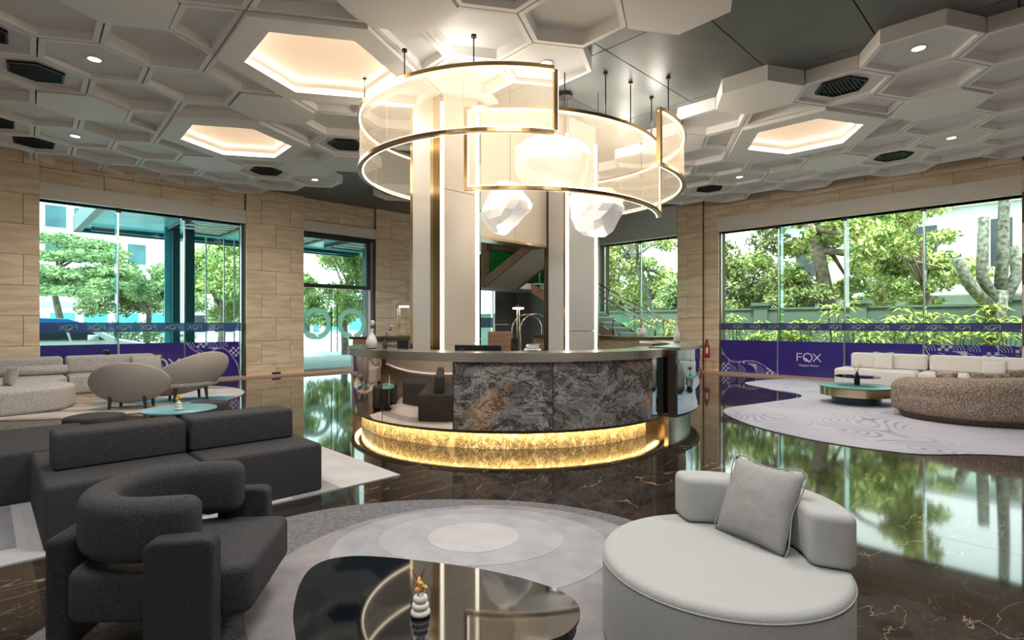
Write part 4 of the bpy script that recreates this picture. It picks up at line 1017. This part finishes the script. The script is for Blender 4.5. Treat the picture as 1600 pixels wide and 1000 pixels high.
obj('table_top', G().lathe([(.40,.40),(.42,.405),(.42,.418),(.415,.422)], 56), 'blue_top', bt, smooth=True, auto=True); obj('stem', G().cyl(.05, .02, .40, 20), 'black_metal', bt); obj('foot', G().cyl(.25, 0, .02, 32), 'black_metal', bt)
v2 = thing('flower_vase', 'cream ringed vase with orange flowers on the blue table', 'vase', (-4.18, 6.74, .422))
ring_vase(v2, 1.25); blooms(v2, (0,0,.15), .03, 8, .018, 'flower_yellow')

# ------------------------------------------------------------------ things on the counters
def bottle(label, c, h, m='white_ceramic', name='vase', r=.055, body='vase_body'):
    t = thing(name, label, 'vase', c); k = h/.26
    obj(body, G().lathe([(r*.8,0),(r,.01*k),(r*1.02,.09*k),(r*.75,.15*k),(r*.35,.20*k),(r*.32,.24*k),(r*.42,.26*k),(r*.3,.26*k)], 22), m, t, smooth=True); return t
CT = 1.162
q = W(0,0); vb = bottle('white bottle vase with a ball flower at the left counter end', (-1.92, 7.36, CT), .27, r=.075)
blooms(vb, (0,0,.34), .035, 16, .020, 'flower_cream', 'ball_flower'); obj('stem', G().tube([(0,0,.2),(0,0,.32)], .005, 6), 'stem_green', vb)
vp = bottle('small dark vase with purple dried flowers behind the white vase', (-1.80, 7.62, CT), .14, m='wood_dark', r=.035)
for k in range(7): blooms(vp, (.02+.012*k, 0, .17+.02*k), .02, 2, .016, 'flower_purple' if k % 2 else 'flower_cream', 'dried_flower')
obj('stem', G().tube([(0,0,.12),(.05,0,.2),(.09,0,.28)], .004, 5), 'stem_green', vp)
vw = bottle('tall plain white bottle vase on the side counter', (C2[0]+2.45*math.cos(rd(2)), C2[1]+2.45*math.sin(rd(2)), 1.182), .29, r=.055)
vc = bottle('white ring-handled vase with dried top on the rear counter', (pxX(1005, 11.6), 11.6, 1.247), .24, r=.07)
obj('ring_handle', G().tube([(-.09+.055*math.cos(2*pi*k/16), 0, .08+.065*math.sin(2*pi*k/16)) for k in range(16)], .018, 8, close=True), 'white_ceramic', vc, smooth=True)
blooms(vc, (0,0,.27), .02, 5, .016, 'flower_cream', 'dried_flower')
DS = .752
def screen(name, label, c, w, h, rz, foot=True, cat='monitor'):
    t = thing(name, label, cat, c, rz)
    obj('case', G().box(-w/2, w/2, -.02, .02, .10 if foot else 0, h), 'screen_black', t, bevel=.004)
    if foot: obj('stand', G().box(-.03,.03,-.02,.02,.012,.12).box(-.11,.11,-.08,.08,0,.012), 'black_metal', t)
    return t
m1 = screen('monitor', 'long black monitor back just above the front counter edge', (pxX(747, 6.95), 6.95, DS), .60, .475, rd(2))
tx = obj('lettering', text_geo('Lenovo', .022, .001), 'steel', m1); tx.matrix_local = Matrix.Translation((-.21, -.0215, .43)) @ Matrix.Rotation(pi/2, 4, 'X')
screen('monitor', 'square black monitor by the left desk lamp', (pxX(630, 7.6), 7.6, DS), .17, .52, rd(-10))
screen('monitor', 'narrow black monitor seen edge-on beside the opening', (pxX(803.5, 7.7), 7.7, DS), .10, .54, rd(35))
pr = thing('card_printer', 'white card printer with papers behind the front counter', 'printer', (pxX(832, 7.5), 7.5, DS))
obj('body', G().box(-.12,.12,-.10,.10,0,.40), 'white_plastic', pr, bevel=.015); obj('slot', G().box(-.08,.06,-.104,-.10,.35,.385), 'screen_black', pr); obj('cover', G().box(-.09,.09,-.08,.08,.40,.46), 'white_plastic', pr, bevel=.02); obj('paper', G().box(-.05,.10,-.09,-.04,.46,.466), 'white_print', pr)
mo = thing('telephone', 'black and white desk telephone beside the printer', 'telephone', (pxX(846, 7.7), 7.7, DS)); obj('base', G().box(-.05,.05,-.08,.08,0,.36), 'white_plastic', mo, bevel=.01); obj('handset', G().box(-.02,.02,-.09,.09,.36,.40), 'screen_black', mo, bevel=.012)
ch = thing('office_chair', 'brown high-back office chair behind the counter', 'chair', (pxX(781, 9.9), 9.9, 0))
obj('backrest', G().soft(rpoly([(-.22,-.03),(.22,-.03),(.22,.05),(-.22,.05)], .03, 4), .62, 1.36, .03, 4), 'wood_brown', ch, smooth=True)
obj('seat', G().soft(ellipse(0,.28,.24,.24,32,3), .44, .52, .03, 3), 'wood_brown', ch, smooth=True); obj('column', G().cyl(.03, .08, .44, 12, (0,.28)), 'chrome', ch)
for k in range(5): a = k*2*pi/5; obj('leg', G().tube([(0,.28,.09),(.28*math.cos(a),.28+.28*math.sin(a),.04)], .018, 6), 'chrome', ch)
def desk_lamp(label, c, h, side):
    t = thing('desk_lamp', label, 'lamp', c)
    obj('base', G().cyl(.09, 0, .02, 24), 'gold', t)
    for x in (-.02, .02): obj('pole', G().tube([(x,0,.02),(x,0,h)], .007, 8), 'gold', t, smooth=True)
    hd = obj('lamp_head', G().box(-.10+side*.11, .10+side*.11, -.03, .03, h-.005, h+.025), 'led_white', t, bevel=.008)
    obj('knot', G().tube([(-.05,0,h+.01),(-.04,0,h+.06),(.0,0,h+.05),(.01,0,h+.09),(.05,0,h+.06),(.04,0,h+.02)], .007, 6), 'black_metal', t, smooth=True)
desk_lamp('slim gold desk lamp with lit head against the stone wall', (pxX(623, 11.2), 11.2, 1.247), .60, 1)
desk_lamp('slim gold desk lamp with lit head in the opening', (pxX(809.5, 9.9+.0), 9.75, DS), 1.02, 0)
# luggage trolley behind the counter
tr = thing('luggage_trolley', 'chrome hotel luggage trolley with arched rails in the opening', 'trolley', (pxX(830, 15.2), 15.2, 0), rd(25))
obj('platform', G().box(-.5,.5,-.28,.28,.16,.22), 'wood_brown', tr, bevel=.02)
for y in (-.26,.26): obj('arched_rail', G().tube([(-.47,y,.22),(-.47,y,1.35)]+[(-.47*math.cos(a), y, 1.35+.42*math.sin(a)) for a in np.linspace(0, pi, 14)]+[(.47,y,1.35),(.47,y,.22)], .022, 8), 'chrome', tr, smooth=True)
obj('top_bar', G().tube([(0,-.26,1.77),(0,.26,1.77)], .02, 8), 'chrome', tr)
for x in (-.38,.38):
    for y in (-.2,.2): obj('wheel', G().tube([(x,y-.02,.08),(x,y+.02,.08)], .08, 16), 'tyre', tr)
# fire extinguisher on the stone between the windows
fe_c = W(UW-.14, vR(1108), .46); fe = thing('fire_extinguisher', 'red fire extinguisher between the right-hand columns', 'fire extinguisher', fe_c, AL)
obj('cylinder', G().lathe([(.075,0),(.08,.02),(.08,.40),(.05,.46),(.025,.48)], 20), 'red_paint', fe, smooth=True); obj('valve', G().cyl(.02,.48,.54,10).box(-.05,.02,-.015,.015,.53,.56), 'black_metal', fe)
obj('hose', G().tube([(-.02,0,.52),(-.11,0,.50),(-.12,0,.30),(-.10,0,.15)], .012, 8), 'black_metal', fe, smooth=True); obj('information_label', G().arc((0,0), .0802, .081, rd(150), rd(230), .14, .32, 8), 'white_print', fe)
obj('wall_bracket', G().box(.06,.14,-.02,.02,.30,.36), 'black_metal', fe)
fl = thing('wall_hook', 'small black fixing low on the column beside the entrance', 'fixing', W((u2+u3)/2, VW-.0, .06), AL); obj('plate', G().box(-.12,.12,-.02,0,0,.05), 'black_metal', fl); obj('hook', G().box(-.03,.03,-.05,-.02,.01,.04), 'black_metal', fl)

# ------------------------------------------------------------------ staircase in the corner
st = thing('staircase', 'two-flight staircase with glass balustrade behind the pillars', 'staircase', (0,0,0), AL)
nst = 17; rise, run = .175, .35; v0 = 7.55
for k in range(nst):
    va = v0+run*k; obj('tread', G().box(14.35, 15.45, va, va+run+.03, rise*(k+1)-.05, rise*(k+1)), 'white_wall', st)
    obj('riser', G().box(14.38, 15.42, va, va+.03, rise*k, rise*(k+1)-.05), 'cladding_grey', st)
v1e = v0+run*nst; zl = rise*nst
def strip(u0_, u1_, prof): 
    n = len(prof); return G().add([(u0_,a,z) for a,z in prof]+[(u1_,a,z) for a,z in prof], [tuple(range(n)), tuple(range(2*n-1,n-1,-1))]+[(i,(i+1)%n,n+(i+1)%n,n+i) for i in range(n)])
obj('stringer', strip(14.3,14.35,[(v0,0),(v0+.3,0),(v1e,zl-.35),(v1e,zl),(v0,.18)]), 'wood_brown', st); obj('stringer', strip(15.45,15.5,[(v0,0),(v0+.3,0),(v1e,zl-.35),(v1e,zl),(v0,.18)]), 'wood_brown', st)
obj('soffit', strip(14.35,15.45,[(v0+.4,.0),(v1e,zl-.36),(v1e,zl-.30),(v0+.3,.0)]), 'teal_dark', st)
obj('landing', G().box(12.0,15.5,v1e,v1e+1.7,zl-.22,zl), 'white_wall', st); obj('landing_trim', G().box(11.95,12.0,v1e,v1e+1.7,zl-.25,zl+.03), 'wood_brown', st)
z2 = 5.3; ve = v1e-(z2-zl)/.5
obj('upper_soffit', strip(12.05,13.55,[(v1e,zl-.22),(ve,z2-.22),(ve,z2-.10),(v1e,zl-.10)]), 'fascia_cream', st)
for a in (11.99, 13.55): obj('upper_stringer', strip(a,a+.06,[(v1e,zl-.26),(ve,z2-.26),(ve,z2),(v1e,zl+.06)]), 'wood_brown', st)
for uu in (14.2, 15.45):
    e0, e1 = 8.35, v1e
    for dz, m, r_ in ((0,'gold',.028),(-.17,'steel',.018)):
        z0_ = 1.42+dz; pts_ = [(uu,e0,z0_-.30 if dz == 0 else z0_-.12),(uu,e0,z0_),(uu,e1,z0_+.5*(e1-e0))]
        obj('handrail', G().tube(pts_, r_, 8), m, st, smooth=True)
    for k in range(5):
        a = e0+.45+k*1.05; zb = .17+.5*(a-e0)+.25; obj('post', G().tube([(uu,a,zb),(uu,a,1.42+.5*(a-e0))], .02, 8), 'steel', st, smooth=True)
        if k < 4: obj('glass_panel', strip(uu-.005,uu+.005,[(a+.06,zb+.1),(a+1.0,zb+.1+.47),(a+1.0,1.2+.5*(a+1.0-e0)),(a+.06,1.2+.5*(a+.06-e0))]), 'glass_clear', st)
tag(obj('moss_panel', G().box(UW-.10, UW-.003, 12.0, 15.7, 2.95, 4.6), 'moss', rz=AL), 'green moss wall panel above the staircase landing', 'wall decoration')
tag(obj('moss_panel', G().box(14.3, 15.75, VW-.10, VW-.01, 3.45, 4.4), 'moss', rz=AL), 'green moss wall panel seen through the opening above the landing', 'wall decoration')
tag(obj('bark_panel', G().box(14.2, 15.75, VW-.22, VW-.003, 4.41, 4.85), 'bark', rz=AL), 'dark brown rough panel hanging above the green moss', 'wall decoration')
downlight((.3, 17.5, 5.29), 'added unseen ceiling light over the stair landing behind the pillars', power=150)  # this and the next two: hidden lights added to brighten the dark stair corner
downlight((1.9, 14.0, 5.29), 'added unseen ceiling light over the stair foot behind the pillars', power=110)
downlight((-1.9, 14.0, 5.29), 'added unseen ceiling light over the back of the counter on the left', power=110)

# ------------------------------------------------------------------ outside, left: canopy, column, van, trees, buildings
structure('ground_street', G().box(-60, 60, 16.6, 90, -.25, -.05), 'asphalt', rz=AL)
structure('ground_garden', G().box(16.6, 90, -40, 16.5, -.25, -.05), 'soil', rz=AL)
cn = thing('canopy', 'teal entrance canopy outside the left windows', 'canopy', (0,0,0), AL)
obj('soffit', G().box(2.3, 12.5, 16.6, 23.2, 4.75, 4.85), 'teal_soffit', cn)
for a, b, c, d in ((2.2,12.6,23.2,23.4),(2.2,2.4,16.6,23.4),(2.6,12.4,22.6,22.75)): obj('fascia', G().box(a,b,c,d,4.62,5.15), 'teal_dark', cn)
for k, (a, b) in enumerate(((4.4, 6.2), (7.3, 9.2), (10.0, 11.8))):
    fr = obj('skylight_frame', G().box(a,b,17.6,17.75,4.62,4.75).box(a,b,21.0,21.15,4.62,4.75).box(a,a+.15,17.75,21.0,4.62,4.75).box(b-.15,b,17.75,21.0,4.62,4.75), 'black_metal', cn)
    for q in range(9): obj('louvre', G().box(a+.15,b-.15,17.9+.36*q,18.08+.36*q,4.66,4.72), 'steel' if q % 2 else 'white_wall', fr)
cc_ = W(4.85, 21.0); co = thing('canopy_column', 'dark teal square column holding up the canopy outside', 'column', (cc_.x, cc_.y, -.05), AL)
obj('shaft', G().box(-.33,.33,-.33,.33,0,4.80), 'teal_dark', co, bevel=.02); obj('glass_edge', G().box(-.50,-.33,-.05,.0,0,4.80), 'teal_soffit', co); obj('base', G().box(-.4,.4,-.4,.4,0,.15), 'steel', co)
cc_ = W(11.9, 20.6); co2 = thing('canopy_column', 'teal canopy column seen through the glass entrance', 'column', (cc_.x, cc_.y, -.05), AL)
obj('shaft', G().box(-.3,.3,-.3,.3,0,4.80), 'teal_dark', co2); obj('base', G().box(-.4,.4,-.4,.4,0,.15), 'steel', co2)
for k, px in enumerate((322, 350, 366)):
    p = W(u_on_left(px, 19.5), 19.5); po = thing('flag_pole', ('thin white pole outside, first right of the canopy column','thin grey pole outside, between two white poles','thin white pole outside with a small crossbar')[k], 'pole', (p.x, p.y, -.05))
    obj('shaft', G().cyl(.025, 0, 4.4, 8), 'white_wall' if k != 1 else 'steel', po)
    if k == 2: obj('crossbar', G().box(-.3,.3,-.02,.02,1.55,1.59), 'white_wall', po)
# van, side on, front to the right
cv = W(1.1, 20.2); van = thing('van', 'white and blue people carrier parked outside the left window', 'car', (cv.x, cv.y, -.05), AL)
prof = [(-2.3,.35),(-2.35,.9),(-2.25,1.35),(-1.95,1.62),(-.5,1.70),(.6,1.66),(1.15,1.45),(1.75,1.12),(2.4,.98),(2.68,.80),(2.72,.45),(2.6,.30),(-2.2,.28)]
def xz(prof_, y0, y1): n = len(prof_); return G().add([(x,y0,z) for x,z in prof_]+[(x,y1,z) for x,z in prof_], [tuple(range(n)), tuple(range(2*n-1,n-1,-1))]+[(i,(i+1)%n,n+(i+1)%n,n+i) for i in range(n)])
obj('body', xz(prof, -.9, .9), 'car_white', van, bevel=.07, seg=3)
obj('roof', xz([(-2.2,1.30),(-2.15,1.45),(-1.9,1.66),(-.5,1.73),(.6,1.69),(1.05,1.52),(.95,1.46),(.5,1.50),(-1.9,1.40)], -.906, .906), 'car_blue', van, bevel=.02)
for pr_ in ([(-2.1,1.10),(-2.05,1.42),(-1.5,1.50),(-1.5,1.10)],[(-1.44,1.10),(-1.44,1.50),(-.4,1.54),(-.4,1.10)],[(-.34,1.10),(-.34,1.54),(.5,1.52),(.62,1.10)],[(.68,1.10),(.58,1.50),(.98,1.42),(1.42,1.10)]): obj('side_window', xz(pr_, -.912, -.90), 'window_dark', van)
obj('windscreen', xz([(1.0,1.47),(1.68,1.14),(1.72,1.15),(1.05,1.50)], -.75, .75), 'window_dark', van)
obj('wing_mirror', G().soft(ellipse(1.15,-1.03,.13,.07,16), 1.08, 1.24, .03, 3), 'car_white', van, smooth=True)
for x in (-1.55, 1.80): w_ = obj('wheel', G().tube([(x,-.93,.33),(x,-.70,.33)], .33, 28), 'tyre', van); obj('wheel_rim', G().tube([(x,-.94,.33),(x,-.92,.33)], .21, 20), 'chrome', w_)
obj('blue_graphic', xz([(-1.9,.55),(-.9,.55),(-.55,1.06),(-1.05,1.06),(-1.35,.80),(-1.85,.78)], -.906, -.90), 'car_blue', van)
o = obj('lettering', fox_logo(.16, .004), 'window_dark', van); o.matrix_local = Matrix.Translation((.65,-.906,.82)) @ Matrix.Rotation(pi/2, 4, 'X')
o = obj('lettering', text_geo('h2', .26, .003), 'white_print', van); o.matrix_local = Matrix.Translation((-.85,-.908,.84)) @ Matrix.Rotation(pi/2, 4, 'X')
obj('headlight', xz([(2.25,.86),(2.62,.78),(2.66,.70),(2.35,.74)], -.915, -.89), 'window_dark', van)

NR = np.random.default_rng(5)
def leaves(name, blobs, n, size, m, parent, flat=.0):
    n = int(n*1.15); size *= .82
    vol = np.array([b[3]*b[4]*b[5] for b in blobs])**.6; cnt = (vol/vol.sum()*n).astype(int); V = []
    for b, c in zip(blobs, cnt):
        d = NR.normal(size=(c,3)); d /= np.linalg.norm(d, axis=1)[:,None]; r = NR.random(c)**.42; 
        V.append(np.array(b[:3])+d*r[:,None]*np.array(b[3:6]))
    C_ = np.concatenate(V); k = len(C_); a = NR.normal(size=(k,3)); a[:,2] *= (1-flat); a /= np.linalg.norm(a, axis=1)[:,None]
    b_ = np.cross(a, NR.normal(size=(k,3))); b_ /= np.linalg.norm(b_, axis=1)[:,None]; s_ = size*NR.uniform(.6,1.3,(k,1))
    P = np.stack([C_-a*s_, C_+b_*s_*.38, C_+a*s_, C_-b_*s_*.38], 1).reshape(-1,3)
    me = bpy.data.meshes.new(name); me.vertices.add(len(P)); me.vertices.foreach_set('co', P.ravel()); me.loops.add(len(P)); me.loops.foreach_set('vertex_index', np.arange(len(P)))
    me.polygons.add(k); me.polygons.foreach_set('loop_start', np.arange(0, len(P), 4)); me.polygons.foreach_set('loop_total', np.full(k, 4)); me.update(); me.validate()
    me.materials.append(MATS[m]); o = link(name, me, parent); o['kind'] = 'stuff'; return o
def tree(label, p, trunk, blobs, n, size, m='leaf', bark='bark', r=.2, grp=None, name='tree', flat=0):
    t = thing(name, label, 'tree', (p[0], p[1], -.05), 0, grp)
    obj('trunk', G().tube(trunk, [r*(1-.55*i/(len(trunk)-1)) for i in range(len(trunk))], 10), bark, t, smooth=True)
    top = Vector(trunk[-1])
    for b in blobs[:9]:
        e = Vector(b[:3]); i0 = min(len(trunk)-1, max(1, len(trunk)//2)); s_ = Vector(trunk[i0]).lerp(top, NR.random())
        mid_ = s_.lerp(e, .5)+Vector((0,0,.25)); obj('branch', G().tube([s_, mid_, e], [r*.36, r*.22, r*.08], 6), bark, t, smooth=True)
    leaves('foliage', blobs, n, size, m, t, flat); return t
def rb(n, cx, cz, wx, wz, s, wy=None, flatten=.7):
    wy = wy or wx; return [(cx+NR.uniform(-wx,wx), NR.uniform(-wy,wy), cz+NR.uniform(-wz,wz), s*NR.uniform(.7,1.25), s*NR.uniform(.7,1.25), s*flatten*NR.uniform(.7,1.2)) for _ in range(n)]
# left side trees (position from a direction and a depth)
def dp(px, Y): return ((px-800)/F0*Y, Y)
def px2m(p_, Y): return p_*Y/F0
Yt = 27; tree('layered green tree outside at the left window edge', dp(92, Yt), [(0,0,0),(.1,0,1.6),(-.2,0,3.0),(.1,0,4.6)],
    [(dx*px2m(1,Yt), NR.uniform(-1,1), 1.55+(506-py)*px2m(1,Yt), w*px2m(1,Yt), 1.3, .30) for dx, py, w in ((-20,370,40),(35,380,40),(10,400,55),(70,402,42),(-10,425,50),(50,432,48),(100,425,26),(0,455,50),(60,458,42),(30,390,60),(-25,440,40),(95,445,30))], 9000, .16, 'leaf_blue', flat=.5)
Yt = 33; tree('broad dark green tree behind the canopy column', dp(228, Yt), [(0,0,0),(.2,0,2),(.1,0,3.4)], rb(16, .3, 3.6, 2.4, 1.2, 1.0), 9000, .17, 'leaf_dark')
Yt = 30; tree('bushy grey-green tree just left of the canopy column', dp(262, Yt), [(0,0,0),(0,0,1.6),(.3,0,2.8)], rb(12, .0, 3.4, 1.3, 1.3, .8), 6500, .15, 'leaf_blue')
Yt = 26; tree('tall light green tree right of the canopy column', dp(345, Yt), [(0,0,0),(.1,0,2),(0,0,4)], rb(18, 0, 3.7, 1.8, 1.8, .8), 9500, .15, 'leaf')
Yt = 27; tree('green tree seen through the glass entrance', dp(540, Yt), [(0,0,0),(-.1,0,2),(.1,0,4)], rb(30, -.3, 3.9, 2.0, 2.1, .8), 13000, .14, 'leaf')
def bld(label, p, rz, w, d, h, m, cols, rows, name='building', z0=1.2, wm='window_dark', roof='grey_roof', ws=.36):
    t = thing(name, label, 'building', (p[0], p[1], -.05), rz); obj('wall', G().box(-w/2,w/2,0,d,0,h), m, t); obj('roof', G().box(-w/2-.3,w/2+.3,-.3,d+.3,h,h+.35), roof, t)
    ww, hh = w/cols, (h-z0)/rows
    for i in range(cols):
        for j in range(rows):
            x, z = -w/2+ww*(i+.5), z0+hh*(j+.45); f_ = obj('window', G().box(x-ww*ws,x+ww*ws,-.08,.05,z-hh*.33,z+hh*.33), wm, t)
            obj('window_sill', G().box(x-ww*(ws+.04),x+ww*(ws+.04),-.14,0,z-hh*.40,z-hh*.34), roof, f_)
    return t
bld('pale glass-fronted building high at the left edge', dp(40, 52), rd(42), 20, 8, 14, 'white_wall', 9, 4, wm='teal_glass_wall')
bld('blue-grey tower partly hidden by the layered tree', dp(175, 84), rd(35), 9, 6, 16.5, 'teal_glass_wall', 3, 6)
bld('low white shopfront across the street', dp(150, 42), rd(38), 10, 3.5, 2.9, 'white_wall', 5, 1, z0=.5, wm='teal_soffit')
bld('long low building behind the trees across the street', dp(330, 56), rd(25), 20, 5, 3.0, 'white_wall', 8, 1, z0=.4)
bld('distant white building seen through the entrance door', dp(540, 64), rd(15), 16, 6, 3.2, 'white_wall', 6, 1, z0=.5, wm='teal_soffit')
NR = np.random.default_rng(11)
hs = thing('hedge_bush', 'dark clipped bushes along the street behind the van', 'bush', (*dp(130, 30), -.05)); obj('stems', G().tube([(0,0,0),(0,0,.8)], .05, 6), 'bark', hs); leaves('foliage', [(x, 0, .8, 1.4, .9, .9) for x in np.linspace(-5, 5, 7)], 5000, .12, 'leaf_dark', hs)

# ------------------------------------------------------------------ outside, right: garden wall, palms, trees, house
gw = thing('garden_wall', 'grey-green boundary wall with capped piers outside right', 'wall', (0,0,-.05), AL)
UG = 24.0; obj('wall_face', G().box(UG, UG+.25, -14, 30, 0, 2.15), 'green_wall', gw); obj('wall_cap', G().box(UG-.06, UG+.31, -14, 30, 2.15, 2.23), 'green_wall', gw)
for px in (985, 1190, 1342, 1583):
    a = v_on_right(px, UG); pr_ = obj('pier', G().box(UG-.15, UG+.35, a-.28, a+.28, 0, 2.32), 'green_wall', gw); obj('pier_cap', G().box(UG-.24, UG+.44, a-.37, a+.37, 2.32, 2.46), 'green_wall', pr_)
rp_ = random.Random(3)
def lady_palm(label, p, h, s):
    t = thing('palm_plant', label, 'plant', (p[0], p[1], -.05), 0, 'broad-leaved garden palms along the boundary wall')
    g = G(); gs = G()
    for q in range(7):
        a = rp_.uniform(0, 2*pi); r_ = rp_.uniform(.1, .38)*s; hh = h*rp_.uniform(.55, 1); tip = Vector((r_*math.cos(a), r_*math.sin(a), hh))
        gs.tube([(0,0,0), tip*.6, tip], .012, 5); n = 9
        for k in range(n):
            b = 2*pi*k/n+rp_.uniform(-.2,.2); L = rp_.uniform(.26,.42)*s; d = Vector((math.cos(b), math.sin(b), rp_.uniform(.1,.6))); d.normalize(); w = Vector((-d.y, d.x, 0)).normalized()*.030*s
            m_ = tip+d*L*.5; e = tip+d*L+Vector((0,0,-.13*s)); g.add([tip, m_+w, e, m_-w], [(0,1,2,3)])
    o = obj('fronds', g, 'leaf_palm', t); o['kind'] = 'stuff'; obj('stems', gs, 'stem_green', t)
pw_ = [(1150,1.7),(1172,1.3),(1196,1.5),(1228,1.35),(1252,1.55),(1282,1.3),(1303,2.15),(1335,1.5),(1362,1.35),(1392,1.6),(1425,1.5),(1458,1.3),(1492,1.55),(1520,1.45),(1548,2.0),(1575,1.7),(1250,1.2),(1440,1.9),(960,1.6),(1010,1.5),(1045,1.7)]
nm_ = ['first','second','third','fourth','fifth','sixth','seventh','eighth','ninth','tenth','eleventh','twelfth','thirteenth','fourteenth','fifteenth','sixteenth','seventeenth','eighteenth']
order = sorted(range(18), key=lambda i: pw_[i][0])
for i, (px, h) in enumerate(pw_):
    U_ = 21.0+(i % 3)*.8; s_ = (px-800)/F0; Y = U_/(CA*s_+SA)
    lab = f'{nm_[order.index(i)]} palm from the left beyond the big right window' if i < 18 else f'{("left", "middle", "right")[i-18]} palm beyond the small window behind the stair rails'
    lady_palm(lab, (s_*Y, Y), h*1.1, 1.7)
def rt(px, U_): s_ = (px-800)/F0; Y = U_/(CA*s_+SA); return (s_*Y, Y)
tree('dense dark tree at the left end of the right window', rt(1160, 28), [(0,0,0),(.2,0,2.5),(0,0,5)], rb(22, -.6, 4.7, 1.6, 2.6, .95), 10500, .16, 'leaf_dark')
tree('thick-trunked spreading tree in the middle of the right window', rt(1300, 27), [(0,0,0),(-.15,0,2.2),(-.5,0,4.2),(-.9,0,6)], rb(32, .2, 5.6, 3.4, 2.5, .78), 11500, .17, 'leaf', r=.42)
tree('leafy tree right of the thick-trunked tree', rt(1375, 31), [(0,0,0),(.1,0,3),(.5,0,5.5)], rb(24, .0, 5.0, 2.2, 2.6, .72), 8500, .16, 'leaf', r=.28)
tree('slender tree with rusty tips before the pale house', rt(1450, 28), [(0,0,0),(0,0,2.5),(-.3,0,5)], rb(15, -.8, 5.6, 1.5, 1.8, .6)+rb(5, -.3, 2.8, .9, .5, .5), 5000, .14, 'leaf', r=.15)
tree('shrubby dark tree under the middle of the right window', rt(1235, 26), [(0,0,0),(.1,0,1.6),(0,0,2.4)], rb(10, 0, 3.0, 1.2, .7, .7), 5000, .13, 'leaf_dark', r=.12)
bp_ = rt(1562, 22.8); bt_ = thing('pruned_tree', 'bare pale pruned tree trunk at the right window edge', 'tree', (bp_[0], bp_[1], -.05))
obj('trunk', G().tube([(-.2,0,0),(-.1,0,1.6),(.0,0,2.6)], [.28,.24,.22], 12), 'bark_pale', bt_, smooth=True)
for P_ in ([(0,0,2.3),(.1,0,3.8),(.15,0,5.6),(.1,0,8.2)],[(-.1,0,2.2),(-.55,0,3.0),(-.50,0,4.9)],[(-.2,0,2.0),(-.9,0,2.7),(-1.35,0,3.6)],[(.1,0,2.2),(.55,0,3.1),(.45,0,4.0)]): obj('limb', G().tube([Vector(q) for q in P_], [.18-.018*k for k in range(len(P_))], 10), 'bark_pale', bt_, smooth=True)
tree('yellow-green tree beyond the small window, leaning pale trunk', rt(1015, 27), [(.9,0,0),(.4,0,2),(-.6,0,4.6),(-1.2,0,6.2)], rb(22, -.6, 5.6, 2.6, 2.4, .9), 11000, .16, 'leaf', bark='bark_pale', r=.32)
tree('rounded tree low behind the small window', rt(1048, 25), [(0,0,0),(0,0,1.8)], rb(9, .1, 3.0, .6, .7, .6), 4500, .12, 'leaf_blue', r=.12)
tree('dark tree behind the leaning trunk at the small window', rt(960, 30), [(0,0,0),(0,0,4)], rb(16, 0, 5.0, 1.8, 2.6, .9), 7000, .16, 'leaf_dark', r=.2)
hp = rt(1500, 41); hb = bld('pale green two-storey house beyond the garden wall', hp, AL-pi/2, 20, 8, 8.4, 'pale_wall', 6, 2, z0=.3, ws=.18)
obj('awning', G().box(-10,3,-2.2,0,3.2,3.35), 'white_wall', hb); obj('drain_pipe', G().box(1.2,1.35,-.12,0,0,7.6), 'white_wall', hb)
hp = rt(1180, 66); bld('white house far behind the left trees of the garden', hp, AL-pi/2, 14, 8, 5.5, 'white_wall', 4, 2)
hp = rt(1000, 46); bld('small pale outbuilding beyond the small window', hp, AL-pi/2, 10, 6, 3.4, 'pale_wall', 4, 1, z0=.6)
